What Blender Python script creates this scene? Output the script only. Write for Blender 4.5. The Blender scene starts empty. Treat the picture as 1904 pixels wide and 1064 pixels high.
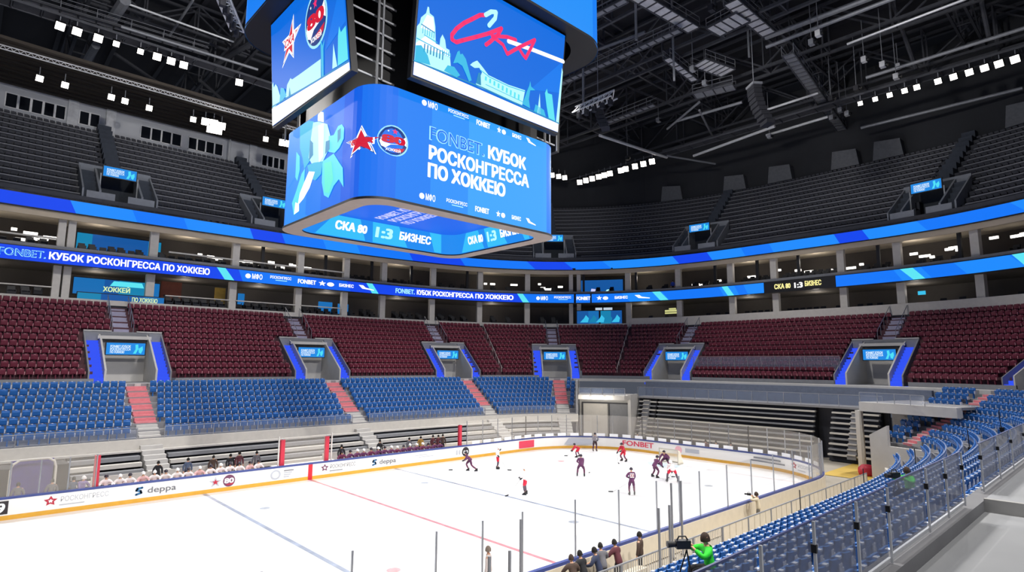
import bpy, bmesh, math, random
import numpy as np
from mathutils import Vector, Matrix
rnd = random.Random(7)
SC = bpy.context.scene
COL = SC.collection
PI = math.pi

# ------------------------------------------------------------------ camera
CAMPOS = np.array((-19.4755, -28.9327, 8.434))
YAW, PITCH, ROLL, FPX = 0.821, 0.1316, 0.0062, 1094.506
_f = np.array((math.cos(YAW)*math.cos(PITCH), math.sin(YAW)*math.cos(PITCH), math.sin(PITCH)))
_r = np.array((math.sin(YAW), -math.cos(YAW), 0.0))
_u = np.cross(_r, _f)
_r, _u = _r*math.cos(ROLL)+_u*math.sin(ROLL), _u*math.cos(ROLL)-_r*math.sin(ROLL)
cam = bpy.data.cameras.new('camera')
cam.sensor_width = 36.0
cam.sensor_fit = 'HORIZONTAL'
cam.lens = 36.0*FPX/1904.0
cam.clip_start = 0.1
cam.clip_end = 500
camo = bpy.data.objects.new('camera', cam)
COL.objects.link(camo)
M = Matrix.Identity(4)
for i in range(3):
    M[i][0], M[i][1], M[i][2], M[i][3] = _r[i], _u[i], -_f[i], CAMPOS[i]
camo.matrix_world = M
SC.camera = camo

def project(P):
    d = np.asarray(P, float)-CAMPOS
    z = d @ _f
    return 952+FPX*(d @ _r)/z, 532-FPX*(d @ _u)/z, z

def in_frame(P, m=30):
    x, y, z = project(P)
    return z > 0.3 and -m < x < 1904+m and -m < y < 1064+m

# ------------------------------------------------------------------ materials
def lin(h):
    h = h.lstrip('#')
    o = []
    for i in (0, 2, 4):
        c = int(h[i:i+2], 16)/255
        o.append(c/12.92 if c <= .04045 else ((c+.055)/1.055)**2.4)
    return (o[0], o[1], o[2], 1)
MATS = {}
def mat(name, hexc, rough=.6, metal=0., var=.10, scale=3., spec=.5, bump=0.):
    if name in MATS: return MATS[name]
    m = bpy.data.materials.new(name); m.use_nodes = True
    nt = m.node_tree; b = nt.nodes['Principled BSDF']
    c = lin(hexc)
    b.inputs['Roughness'].default_value = rough
    b.inputs['Metallic'].default_value = metal
    b.inputs['Specular IOR Level'].default_value = spec
    if var > 0:
        tc = nt.nodes.new('ShaderNodeTexCoord'); no = nt.nodes.new('ShaderNodeTexNoise')
        no.inputs['Scale'].default_value = scale; no.inputs['Detail'].default_value = 4
        ra = nt.nodes.new('ShaderNodeValToRGB')
        ra.color_ramp.elements[0].position = .3; ra.color_ramp.elements[1].position = .7
        ra.color_ramp.elements[0].color = tuple(x*(1-var) for x in c[:3])+(1,)
        ra.color_ramp.elements[1].color = tuple(min(1, x*(1+var)) for x in c[:3])+(1,)
        nt.links.new(tc.outputs['Object'], no.inputs['Vector'])
        nt.links.new(no.outputs['Fac'], ra.inputs['Fac'])
        nt.links.new(ra.outputs['Color'], b.inputs['Base Color'])
        if bump:
            bp = nt.nodes.new('ShaderNodeBump'); bp.inputs['Strength'].default_value = bump
            nt.links.new(no.outputs['Fac'], bp.inputs['Height']); nt.links.new(bp.outputs['Normal'], b.inputs['Normal'])
    else:
        b.inputs['Base Color'].default_value = c
    MATS[name] = m
    return m
def emi(name, hexc, s=1.0):
    if name in MATS: return MATS[name]
    m = bpy.data.materials.new(name); m.use_nodes = True
    b = m.node_tree.nodes['Principled BSDF']
    b.inputs['Base Color'].default_value = (.01, .01, .012, 1); b.inputs['Roughness'].default_value = .5
    b.inputs['Specular IOR Level'].default_value = .1
    b.inputs['Emission Color'].default_value = lin(hexc); b.inputs['Emission Strength'].default_value = s
    MATS[name] = m
    return m
def glass(name, hexc, fac, rough=.1, gloss=.06):
    """clear pane: mostly straight-through, a little veil and a little mirror"""
    m = bpy.data.materials.new(name); m.use_nodes = True
    nt = m.node_tree; nt.nodes.clear()
    out = nt.nodes.new('ShaderNodeOutputMaterial')
    tr = nt.nodes.new('ShaderNodeBsdfTransparent')
    df = nt.nodes.new('ShaderNodeBsdfDiffuse'); df.inputs['Color'].default_value = lin(hexc)
    gl = nt.nodes.new('ShaderNodeBsdfGlossy'); gl.inputs['Roughness'].default_value = rough
    m1 = nt.nodes.new('ShaderNodeMixShader'); m1.inputs[0].default_value = fac
    m2 = nt.nodes.new('ShaderNodeMixShader')
    fr = nt.nodes.new('ShaderNodeFresnel'); fr.inputs['IOR'].default_value = 1.3
    mu = nt.nodes.new('ShaderNodeMath'); mu.operation = 'MULTIPLY'; mu.inputs[1].default_value = gloss*10
    nt.links.new(fr.outputs[0], mu.inputs[0]); nt.links.new(mu.outputs[0], m2.inputs[0])
    nt.links.new(tr.outputs[0], m1.inputs[1]); nt.links.new(df.outputs[0], m1.inputs[2])
    nt.links.new(m1.outputs[0], m2.inputs[1]); nt.links.new(gl.outputs[0], m2.inputs[2])
    nt.links.new(m2.outputs[0], out.inputs['Surface'])
    MATS[name] = m
    return m

# ------------------------------------------------------------------ mesh builder
class MB:
    def __init__(s): s.v = []; s.f = []; s.m = []; s.mats = []
    def mi(s, m):
        if m not in s.mats: s.mats.append(m)
        return s.mats.index(m)
    def poly(s, pts, m):
        n = len(s.v); s.v += [tuple(map(float, p)) for p in pts]; s.f.append(tuple(range(n, n+len(pts)))); s.m.append(s.mi(m)); return s
    def hexa(s, c, m):
        """8 corners: bottom ring 0-3, top ring 4-7 (ccw seen from above)"""
        n = len(s.v); s.v += [tuple(map(float, p)) for p in c]; k = s.mi(m)
        for q in ((3, 2, 1, 0), (4, 5, 6, 7), (0, 1, 5, 4), (1, 2, 6, 5), (2, 3, 7, 6), (3, 0, 4, 7)):
            s.f.append(tuple(n+i for i in q)); s.m.append(k)
        return s
    def box(s, x0, x1, y0, y1, z0, z1, m, T=None):
        c = [(x0, y0, z0), (x1, y0, z0), (x1, y1, z0), (x0, y1, z0), (x0, y0, z1), (x1, y0, z1), (x1, y1, z1), (x0, y1, z1)]
        if T is not None: c = [T(*p) for p in c]
        return s.hexa(c, m)
    def bar(s, a, b, w, h, m, up=(0, 0, 1)):
        a = np.array(a, float); b = np.array(b, float); d = b-a; d /= np.linalg.norm(d)+1e-9
        u = np.array(up, float)
        if abs(d @ u) > .98: u = np.array((1., 0, 0))
        x = np.cross(d, u); x /= np.linalg.norm(x); y = np.cross(x, d)
        x = x*w/2; y = y*h/2
        return s.hexa([a-x-y, a+x-y, b+x-y, b-x-y, a-x+y, a+x+y, b+x+y, b-x+y], m)
    def tube(s, pts, r, m, n=8, cap=True):
        pts = [np.array(p, float) for p in pts]; rs = r if isinstance(r, (list, tuple)) else [r]*len(pts)
        k = s.mi(m); base = len(s.v)
        for i, p in enumerate(pts):
            d = pts[min(i+1, len(pts)-1)]-pts[max(i-1, 0)]; d /= np.linalg.norm(d)+1e-9
            u = np.array((0, 0, 1.)) if abs(d[2]) < .95 else np.array((1., 0, 0))
            x = np.cross(d, u); x /= np.linalg.norm(x); y = np.cross(x, d)
            for j in range(n):
                t = 2*PI*j/n; s.v.append(tuple(p+rs[i]*(x*math.cos(t)+y*math.sin(t))))
        for i in range(len(pts)-1):
            for j in range(n):
                j2 = (j+1) % n
                s.f.append((base+i*n+j, base+i*n+j2, base+(i+1)*n+j2, base+(i+1)*n+j)); s.m.append(k)
        if cap:
            s.f.append(tuple(base+j for j in reversed(range(n)))); s.m.append(k)
            s.f.append(tuple(base+(len(pts)-1)*n+j for j in range(n))); s.m.append(k)
        return s
    def lathe(s, prof, m, c=(0, 0, 0), n=16, T=None):
        k = s.mi(m); base = len(s.v)
        for r, z in prof:
            for j in range(n):
                t = 2*PI*j/n; q = (c[0]+r*math.cos(t), c[1]+r*math.sin(t), c[2]+z)
                s.v.append(tuple(T(*q)) if T else q)
        for i in range(len(prof)-1):
            for j in range(n):
                j2 = (j+1) % n
                s.f.append((base+i*n+j, base+i*n+j2, base+(i+1)*n+j2, base+(i+1)*n+j)); s.m.append(k)
        return s
    def prism(s, pts, off, m):
        """polygon pts (3D) extruded by vector off"""
        n = len(pts); k = s.mi(m); base = len(s.v); off = np.array(off, float)
        s.v += [tuple(map(float, p)) for p in pts]; s.v += [tuple(np.array(p, float)+off) for p in pts]
        s.f.append(tuple(base+i for i in reversed(range(n)))); s.m.append(k)
        s.f.append(tuple(base+n+i for i in range(n))); s.m.append(k)
        for i in range(n):
            j = (i+1) % n; s.f.append((base+i, base+j, base+n+j, base+n+i)); s.m.append(k)
        return s
    def add(s, o, T):
        base = len(s.v); s.v += [tuple(T(*p)) for p in o.v]
        km = [s.mi(m) for m in o.mats]
        s.f += [tuple(base+i for i in f) for f in o.f]; s.m += [km[i] for i in o.m]
        return s
    def mesh(s, name, smooth=False):
        me = bpy.data.meshes.new(name); me.from_pydata(s.v, [], s.f)
        for m in s.mats: me.materials.append(m)
        me.polygons.foreach_set('material_index', s.m)
        if smooth: me.polygons.foreach_set('use_smooth', [True]*len(s.f))
        me.update()
        return me
    def obj(s, name, parent=None, smooth=False, loc=None):
        o = bpy.data.objects.new(name, s.mesh(name, smooth)); COL.objects.link(o)
        if loc is not None: o.location = loc
        if parent is not None: o.parent = parent
        return o
def tag(o, label, cat, group=None, kind=None):
    o['label'] = label; o['category'] = cat
    if group: o['group'] = group
    if kind: o['kind'] = kind
    return o
def struct(o, label=None):
    o['kind'] = 'structure'
    if label: o['label'] = label
    return o
def empty(name, loc=(0, 0, 0), rz=0.):
    o = bpy.data.objects.new(name, None); COL.objects.link(o); o.location = loc; o.rotation_euler = (0, 0, rz); o.empty_display_size = .2
    return o
def link(name, me, parent=None, loc=None, rz=None):
    o = bpy.data.objects.new(name, me); COL.objects.link(o)
    if parent is not None: o.parent = parent
    if loc is not None: o.location = loc
    if rz is not None: o.rotation_euler = (0, 0, rz)
    return o

# ------------------------------------------------------------------ bowl plan: a rounded oval, s runs clockwise from the middle of the far side, d outward
A_, B_, N_ = 36.2, 22.3, 4.3
NS = 4000
_th = PI/2-np.linspace(0, 2*PI, NS, endpoint=False)
_c, _s = np.cos(_th), np.sin(_th)
_P = np.c_[A_*np.sign(_c)*abs(_c)**(2/N_), B_*np.sign(_s)*abs(_s)**(2/N_)]
_Q = np.r_[_P, _P[:1]]
_L = np.r_[0, np.cumsum(np.linalg.norm(np.diff(_Q, axis=0), axis=1))]
LT = _L[-1]
_T = np.roll(_P, -1, 0)-np.roll(_P, 1, 0); _T /= np.linalg.norm(_T, axis=1)[:, None]
_N = np.c_[-_T[:, 1], _T[:, 0]]
def frame(s):
    i = np.interp(s % LT, _L, np.arange(NS+1)); i0 = int(i) % NS; i1 = (i0+1) % NS; f = i-int(i)
    b = _P[i0]*(1-f)+_P[i1]*f; n = _N[i0]*(1-f)+_N[i1]*f; n = n/np.linalg.norm(n)
    return b, n, np.array((n[1], -n[0]))
def at(s, d, z):
    b, n, t = frame(s)
    return np.array((b[0]+n[0]*d, b[1]+n[1]*d, z))
def local(sp):
    """frame of a portal: (u along the tier, d outward, z)"""
    b, n, t = frame(sp)
    return lambda u, d, z: np.array((b[0]+n[0]*d+t[0]*u, b[1]+n[1]*d+t[1]*u, z))
def local_uv(sp, P):
    b, n, t = frame(sp); q = np.array((P[0]-b[0], P[1]-b[1]))
    return q @ t, q @ n
def srange(s0, s1, st=1.0):
    n = max(2, int(math.ceil((s1-s0)/st))+1)
    return np.linspace(s0, s1, n)
def sweep(mb, s0, s1, prof, m, st=1.0, closed=True, caps=True, skip=None):
    """profile [(d,z)] swept along the bowl; m = material or list per profile edge"""
    S = srange(s0, s1, st); n = len(prof); base = len(mb.v)
    for s in S:
        for d, z in prof: mb.v.append(tuple(at(s, d, z)))
    E = n if closed else n-1
    for i in range(len(S)-1):
        for j in range(E):
            j2 = (j+1) % n
            if skip and skip((S[i]+S[i+1])/2, (prof[j][0]+prof[j2][0])/2): continue
            mm = m[j] if isinstance(m, list) else m
            mb.f.append((base+i*n+j, base+i*n+j2, base+(i+1)*n+j2, base+(i+1)*n+j)); mb.m.append(mb.mi(mm))
    if closed and caps:
        mm = m[0] if isinstance(m, list) else m
        mb.f.append(tuple(base+j for j in range(n))); mb.m.append(mb.mi(mm))
        mb.f.append(tuple(base+(len(S)-1)*n+j for j in reversed(range(n)))); mb.m.append(mb.mi(mm))
    return mb

# ------------------------------------------------------------------ lettering
_TXT = {}
def text2d(body, bold=.0):
    """filled letter outlines as flat verts/faces, height of a capital = 1, x from 0 to width"""
    key = (body, bold)
    if key in _TXT: return _TXT[key]
    cu = bpy.data.curves.new('t', 'FONT'); cu.body = body; cu.size = 1; cu.resolution_u = 3
    o = bpy.data.objects.new('t', cu); COL.objects.link(o)
    dg = bpy.context.evaluated_depsgraph_get(); me = bpy.data.meshes.new_from_object(o.evaluated_get(dg))
    V = [(v.co.x, v.co.y) for v in me.vertices]; F = [tuple(p.vertices) for p in me.polygons]
    bpy.data.objects.remove(o); bpy.data.curves.remove(cu); bpy.data.meshes.remove(me)
    x0 = min(v[0] for v in V); x1 = max(v[0] for v in V)
    if body == 'H': h = max(v[1] for v in V); yb = min(v[1] for v in V); return yb, h-yb
    if 'H' not in _TXT: _TXT['H'] = text2d('H')
    yb, h = _TXT['H']
    V = [((x-x0)/h, (y-yb)/h) for x, y in V]
    _TXT[key] = (V, F, (x1-x0)/h)
    return _TXT[key]
def put_text(mb, body, m, fn, u0, v0, u1, h, bold=.02, slant=0., dv=0.):
    """fn(u,v)->3D ; text fills u0..u1 with capital height h, baseline v0 rising by dv"""
    V, F, w = text2d(body); k = mb.mi(m); sc = (u1-u0)/w
    b = bold*1.1 if bold > .012 else 0
    # heavier letters: the same outline laid down several times, a hair apart
    for li, (ox, oy) in enumerate(((0, 0), (b, 0), (-b, 0), (0, b*.6), (0, -b*.6), (b, b*.5), (-b, b*.5), (b, -b*.5), (-b, -b*.5)) if b else ((0, 0),)):
        base = len(mb.v); fl = fn.layer(li) if hasattr(fn, 'layer') else fn
        for x, y in V: mb.v.append(tuple(map(float, fl(u0+(x+ox)*sc+slant*y*h, v0+(y+oy)*h+dv*x/w))))
        mb.f += [tuple(base+i for i in f) for f in F]; mb.m += [k]*len(F)
def put_poly(mb, pts, m, fn): mb.poly([fn(*p) for p in pts], m)
def put_fill(mb, pts, m, fn):
    """concave polygon filled with triangles"""
    from mathutils.geometry import tessellate_polygon
    k = mb.mi(m); base = len(mb.v)
    mb.v += [tuple(map(float, fn(*p))) for p in pts]
    for t in tessellate_polygon([[Vector((p[0], p[1], 0)) for p in pts]]):
        mb.f.append(tuple(base+i for i in t)); mb.m.append(k)
def put_stroke(mb, pts, w, m, fn, asp=1.):
    for (a, b) in zip(pts[:-1], pts[1:]):
        dx, dy = (b[0]-a[0])*asp, b[1]-a[1]; L = math.hypot(dx, dy)+1e-9; nx, ny = -dy/L*w/2/asp, dx/L*w/2
        ex, ey = 0, 0
        put_fill(mb, ell_pts(a[0], a[1], w/2/asp, w/2, 12), m, fn); put_fill(mb, ell_pts(b[0], b[1], w/2/asp, w/2, 12), m, fn)
        put_poly(mb, [(a[0]-nx-ex, a[1]-ny-ey), (b[0]-nx+ex, b[1]-ny+ey), (b[0]+nx+ex, b[1]+ny+ey), (a[0]+nx-ex, a[1]+ny-ey)], m, fn)
def star_pts(cx, cy, rx, ry, k=.42, rot=0., n=5):
    out = []
    for i in range(2*n):
        t = PI/2+rot+i*PI/n; q = 1 if i % 2 == 0 else k
        out.append((cx+rx*q*math.cos(t), cy+ry*q*math.sin(t)))
    return out
def ell_pts(cx, cy, rx, ry, n=28, a0=0., a1=2*PI):
    return [(cx+rx*math.cos(a0+(a1-a0)*i/n), cy+ry*math.sin(a0+(a1-a0)*i/n)) for i in range(n+(0 if a1-a0 > 6.28 else 1))]
# ------------------------------------------------------------------ surfaces
CONC = mat('concrete', '#8d8d90', .85, var=.08, scale=1.5)
CONC_L = mat('pale_concrete', '#c4c2bf', .8, var=.05, scale=1.2)
CONC_D = mat('dark_concrete', '#4a4a50', .85, var=.1, scale=1.5)
BLUE = mat('blue_plastic', '#2368b4', .45, var=.07, scale=.6)
RED = mat('maroon_plastic', '#702238', .5, var=.12, scale=.6)
DARK = mat('charcoal_plastic', '#3a3c45', .55, var=.1, scale=.6)
PLATE = mat('pale_plate', '#d6ddee', .4, var=0)
RAILW = mat('rail_steel', '#dcdee2', .3, .3, var=.03)
PLATE_R = mat('rose_plate', '#c0848c', .4, var=0)
STEEL = mat('brushed_steel', '#a9acb2', .35, .7, var=.05)
GREYP = mat('grey_paint', '#84868b', .6, var=.05)
PALEP = mat('pale_paint', '#cfcbc4', .6, var=.04)
DGREY = mat('dark_paint', '#34353b', .6, var=.1)
BLACK = mat('black_paint', '#121318', .5, var=.1)
BEIGE = mat('beige_plaster', '#c9bba6', .8, var=.05, scale=.5)
PINK = mat('rose_carpet', '#d8838a', .9, var=.08, scale=4)
LILAC = mat('lilac_stair', '#a9a6bd', .8, var=.06)
WHITEP = mat('white_board', '#f4f1ec', .35, var=.0)
YELLOW = mat('yellow_board', '#e0a838', .4, var=.04)
CREAM = mat('cream_board', '#d8cdb8', .6, var=.04)
CAPBLUE = mat('blue_cap', '#3c4a86', .4, var=.05)
REDP = mat('red_pad', '#c2283e', .5, var=.05)
GLASS_R = glass('rink_glass', '#efe6d8', .20, .05, .05)
GLASS_F = glass('railing_glass', '#747b92', .72, .08, .05)  # grey-blue diffuse veil painted in for reflections on the panes
GLASS_B = glass('barrier_glass', '#8f9db8', .30, .1, .05)
WINDARK = mat('window_pane', '#1a1e26', .15, var=.0)

# ------------------------------------------------------------------ people (built first: bodies are grown from posed skeletons)
def vec(*a): return np.array(a, float)
def upper_tf(pelvis, lean, twist=0., side=0.):
    ca, sa, ct, st = math.cos(lean), math.sin(lean), math.cos(twist), math.sin(twist)
    cs, ss = math.cos(side), math.sin(side)
    def T(x, y, z):
        x, y = x*ct-y*st, x*st+y*ct
        y, z = y*ca+z*sa, -y*sa+z*ca
        x, z = x*cs+z*ss, -x*ss+z*cs
        return pelvis+vec(x, y, z)
    return T
def skeleton(pelvis, lean, feet, knees, hands, twist=0., look=0., side=0., elbows=None):
    T = upper_tf(vec(*pelvis), lean, twist, side)
    H = upper_tf(T(0, .0, .54), lean*.35+look, twist, side)
    J = dict(pelvis=vec(*pelvis), waist=T(0, 0, .16), low=T(0, 0, -.12), chest=T(0, .01, .33), uc=T(0, 0, .43), nb=T(0, 0, .51), neck=H(0, .01, .04), jaw=H(0, .035, .12), head=H(0, .02, .20), top=H(0, .01, .26), nose=H(0, .115, .15), T=T, H=H)
    for k, sg in (('l', -1), ('r', 1)):
        J['sh'+k] = T(sg*.185, 0, .45); hp = vec(*pelvis)+vec(sg*.095, 0, 0); kd = vec(*knees[k])-hp; J['hip'+k] = hp+kd/np.linalg.norm(kd)*.11
        h = vec(*hands[k]); J['wr'+k] = h
        mid = (J['sh'+k]+h)/2; L = np.linalg.norm(J['sh'+k]-h)
        b = math.sqrt(max(.0, .29**2-(L/2)**2))
        o = vec(sg*.8, -.35, -.5) if elbows is None else vec(*elbows[k]); ax = (h-J['sh'+k])/(L+1e-6); o = o-ax*(o @ ax); o /= np.linalg.norm(o)+1e-6
        J['el'+k] = mid+o*b
        fw = h-J['el'+k]; fw /= np.linalg.norm(fw)+1e-6; J['fw'+k] = fw
        J['kn'+k] = vec(*knees[k]); J['an'+k] = vec(*feet[k]); d = vec(sg*.10, 1, 0); d /= np.linalg.norm(d)
        J['toe'+k] = J['an'+k]+d*.17+vec(0, 0, -.05)
        J['ear'+k] = H(sg*.088, .0, .16)
    return J
_jobs = []
def grow(name, chains, root=0, sub=1):
    """chains: list of [(co, r), ...]; a chain starting with an int continues from that vertex"""
    bm = bmesh.new(); ly = bm.verts.layers.skin.verify(); vs = []; starts = []
    for ch in chains:
        prev = None
        for it in ch:
            if isinstance(it, int): prev = vs[it]; continue
            co, r = it; v = bm.verts.new(co); r = r if isinstance(r, tuple) else (r, r); v[ly].radius = r; vs.append(v)
            if prev is not None: bm.edges.new((prev, v))
            else: starts.append(v)
            prev = v
    for v in starts: v[ly].use_root = True
    me = bpy.data.meshes.new(name); bm.to_mesh(me); bm.free()
    o = bpy.data.objects.new(name, me); COL.objects.link(o)
    sk = o.modifiers.new('s', 'SKIN'); sk.use_smooth_shade = True; sk.branch_smoothing = .3
    if sub: ss = o.modifiers.new('u', 'SUBSURF'); ss.levels = sub; ss.render_levels = sub
    _jobs.append((name, o)); return len(_jobs)-1
_grown = {}
def grow_all():
    bpy.context.view_layer.update()
    dg = bpy.context.evaluated_depsgraph_get()
    for i, (name, o) in enumerate(_jobs):
        me = bpy.data.meshes.new_from_object(o.evaluated_get(dg)); me.name = name
        if not me.materials: me.materials.append(None)
        _grown[i] = me
    for name, o in _jobs:
        m0 = o.data; bpy.data.objects.remove(o); bpy.data.meshes.remove(m0)
def hand_chains(J, k, n0):
    """palm, four fingers of unequal length and a side thumb, slightly curled"""
    fw = J['fw'+k]; sg = -1 if k == 'l' else 1
    sd = np.cross(fw, vec(0, 0, 1)); sd /= np.linalg.norm(sd)+1e-6; up = np.cross(sd, fw)
    h = J['wr'+k]; out = []; palm = h+fw*.075
    for i, L in enumerate((.060, .072, .066, .05)):
        b = palm+sd*(-.030+.02*i)
        out.append([n0, (b, .0095), (b+fw*L*.55-up*.012, .009), (b+fw*L-up*.035, .0075)])
    t = h+fw*.03-sd*.04*sg
    out.append([n0, (t, .011), (t+fw*.035-sd*.018*sg-up*.015, .009)])
    return palm, out
def body_chains(J, fingers=True):
    ch = [[(J['pelvis'], (.12, .095)), (J['waist'], (.11, .085)), (J['chest'], (.125, .09)), (J['uc'], (.10, .075)), (J['nb'], .06), (J['neck'], .052), (J['jaw'], (.068, .078)), (J['head'], (.078, .092)), (J['top'], (.05, .06))]]
    n = 9
    ch.append([6, (J['nose'], .016)]); n += 1
    for k in 'lr': ch.append([7, (J['ear'+k], .016)]); n += 1
    for k in 'lr':
        ch.append([3, (J['sh'+k], .06), (J['el'+k], .042), (J['wr'+k], .030)]); n += 3
        w = n-1
        if fingers:
            palm, f = hand_chains(J, k, n); ch.append([w, (palm, (.040, .018))]); n += 1
            for c in f: ch.append(c); n += len(c)-1
        else: ch.append([w, (J['wr'+k]+J['fw'+k]*.08, .04)]); n += 1
    for k in 'lr':
        ch.append([0, (J['hip'+k], .085), (J['kn'+k], .056), (J['an'+k], .04), (J['toe'+k], .032)]); n += 4
    return ch
def top_chains(J, puff):
    s = 1+puff
    ch = [[(J['low'], (.175*s, .14*s)), (J['pelvis'], (.175*s, .135*s)), (J['waist'], (.165*s, .125*s)), (J['chest'], (.175*s, .13*s)), (J['uc'], (.14*s, .115*s)), (J['nb'], .085)]]
    n = 6
    for k in 'lr':
        ch.append([4, (J['sh'+k], .092*s), (J['el'+k], .068*s), (J['wr'+k]-J['fw'+k]*.03, .052*s)]); n += 3
    return ch
def leg_chains(J, puff, low):
    s = 1+puff
    ch = [[(J['waist'], (.14*s, .11*s)), (J['pelvis'], (.155*s, .125*s))]]; n = 2
    for k in 'lr':
        e = J['kn'+k]*(1-low)+J['an'+k]*low
        c = [1, (J['hip'+k], .105*s), ((J['hip'+k]+J['kn'+k])/2, .10*s), (J['kn'+k], .078*s)]
        if low > .05: c.append((e, .060*s))
        ch.append(c)
    return ch
def cap_mesh(J, name, rx, ry, rz, visor=False, drop=-.02):
    H = J['H']; mb = MB(); T = lambda x, y, z: H(x, y+.012, z+.165)
    prof = [(rx*math.cos(t), rz*math.sin(t)+drop*(1-math.sin(t))) for t in np.linspace(-.25, PI/2, 8)]
    prof = [(max(a, .001), b) for a, b in prof]
    mb.lathe(prof, None, n=14, T=lambda x, y, z: T(x, y*ry/rx, z))
    if visor: mb.poly([T(-.09, .09, .02), T(.09, .09, .02), T(.085, .125, -.05), T(-.085, .125, -.05)], None); mb.box(-.085, .085, .08, .13, -.0, .03, None, T)
    mb.mats = []; me = mb.mesh(name, True)
    if not me.materials: me.materials.append(None)
    return me
def boots_mesh(J, name, blade=True):
    mb = MB()
    for k in 'lr':
        a, t = J['an'+k], J['toe'+k]; d = t-a; d[2] = 0; d /= np.linalg.norm(d); sd = vec(d[1], -d[0], 0)
        T = lambda x, y, z, a=a, d=d, sd=sd: a+sd*x+d*y+vec(0, 0, z)
        mb.hexa([T(-.05, -.09, -.06), T(.05, -.09, -.06), T(.045, .2, -.06), T(-.045, .2, -.06), T(-.05, -.08, .14), T(.05, -.08, .14), T(.04, .10, .02), T(-.04, .10, .02)], None)
        if blade: mb.box(-.008, .008, -.1, .19, -.11, -.06, None, T)
    mb.mats = []; me = mb.mesh(name)
    if not me.materials: me.materials.append(None)
    return me
def face_mesh(J, name):
    mb = MB(); H = J['H']; EW, EK, LP_ = mat('eye_white', '#e8e6e2', .4, var=0), mat('eye_dark', '#1c1410', .4, var=0), mat('lips', '#9a5a50', .5, var=0)
    for s in (-1, 1):
        mb.lathe([(.001, .006), (.012, .003), (.014, -.004)], EW, (s*.032, .0, 0), 8, lambda x, y, z: H(x, .082+z, .165+y))
        mb.lathe([(.001, .009), (.006, .006), (.007, -.002)], EK, (s*.032, .0, 0), 8, lambda x, y, z: H(x, .083+z, .165+y))
        mb.box(s*.032-.018, s*.032+.018, .078, .09, .186, .192, EK, H)
    mb.box(-.024, .024, .074, .088, .092, .102, LP_, H)
    return mb.mesh(name)
def glove_mesh(J, name):
    mb = MB()
    for k in 'lr':
        h, fw = J['wr'+k], J['fw'+k]
        mb.tube([h-fw*.09, h-fw*.02, h+fw*.06, h+fw*.12], [.062, .058, .06, .035], None, 8)
    mb.mats = []; me = mb.mesh(name, True)
    if not me.materials: me.materials.append(None)
    return me

Z0 = .11   # skate blades raise the ankle
POSE = {}
def player_pose(key, **kw):
    J = skeleton(**kw)
    POSE[key] = dict(J=J, body=grow('body', body_chains(J, False)), jersey=grow('jersey', top_chains(J, .12)), pants=grow('pants', leg_chains(J, .12, .0)),
                     socks=grow('socks', [[(J['knl']*.75+J['hipl']*.25, .08), (J['kn'+'l'], .08), (J['kn'+'l']*.45+J['an'+'l']*.55, .072), (J['anl']+vec(0, 0, .08), .055)], [(J['knr']*.75+J['hipr']*.25, .08), (J['knr'], .08), (J['knr']*.45+J['anr']*.55, .072), (J['anr']+vec(0, 0, .08), .055)]]),
                     helmet=cap_mesh(J, 'helmet', .115, .135, .125, True), skates=boots_mesh(J, 'skates'), face=face_mesh(J, 'face'), gloves=glove_mesh(J, 'gloves'))
def civil_pose(key, low=.93, **kw):
    J = skeleton(**kw)
    POSE[key] = dict(J=J, body=grow('body', body_chains(J, True)), jacket=grow('jacket', top_chains(J, .02)), trousers=grow('trousers', leg_chains(J, -.08, low)),
                     hair=cap_mesh(J, 'hair', .097, .114, .108, drop=-.05), face=face_mesh(J, 'face'), shoes=boots_mesh(J, 'shoes', False))
A0 = .11
player_pose('upright', pelvis=(0, 0, .97), lean=.12, feet=dict(l=(-.17, -.02, A0), r=(.17, .0, A0)), knees=dict(l=(-.16, .06, .53), r=(.16, .07, .53)), hands=dict(l=(-.16, .34, 1.08), r=(.2, .36, .95)), look=.1)
player_pose('ready', pelvis=(0, -.06, .87), lean=.55, feet=dict(l=(-.27, -.04, A0), r=(.27, -.02, A0)), knees=dict(l=(-.24, .16, .50), r=(.24, .17, .50)), hands=dict(l=(-.22, .55, .92), r=(.12, .62, .78)), look=-.2)
player_pose('stride', pelvis=(0, -.05, .86), lean=.75, feet=dict(l=(-.34, -.52, A0+.02), r=(.14, .08, A0)), knees=dict(l=(-.22, -.12, .48), r=(.14, .25, .52)), hands=dict(l=(-.3, .52, .86), r=(.30, .40, .80)), look=-.35)
player_pose('bend', pelvis=(0, -.15, .86), lean=1.15, feet=dict(l=(-.36, -.02, A0), r=(.36, -.08, A0)), knees=dict(l=(-.28, .1, .50), r=(.28, .06, .50)), hands=dict(l=(-.12, .62, .62), r=(.16, .60, .55)), look=-.6)
player_pose('crouch', pelvis=(0, -.1, .66), lean=.85, feet=dict(l=(-.36, -.05, A0), r=(.36, -.05, A0)), knees=dict(l=(-.27, .22, .42), r=(.27, .22, .42)), hands=dict(l=(-.36, .42, .58), r=(.34, .46, .5)), look=-.5)
player_pose('bench', pelvis=(0, 0, .52), lean=.30, feet=dict(l=(-.14, .42, A0), r=(.14, .42, A0)), knees=dict(l=(-.15, .42, .56), r=(.15, .42, .56)), hands=dict(l=(-.18, .42, .72), r=(.16, .46, .72)), look=-.1)
player_pose('wave', pelvis=(0, 0, .97), lean=.08, feet=dict(l=(-.2, -.02, A0), r=(.2, .0, A0)), knees=dict(l=(-.18, .05, .53), r=(.18, .05, .53)), hands=dict(l=(-.50, .12, 1.42), r=(.42, .12, 1.06)), look=.1)
S0 = .065
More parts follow.
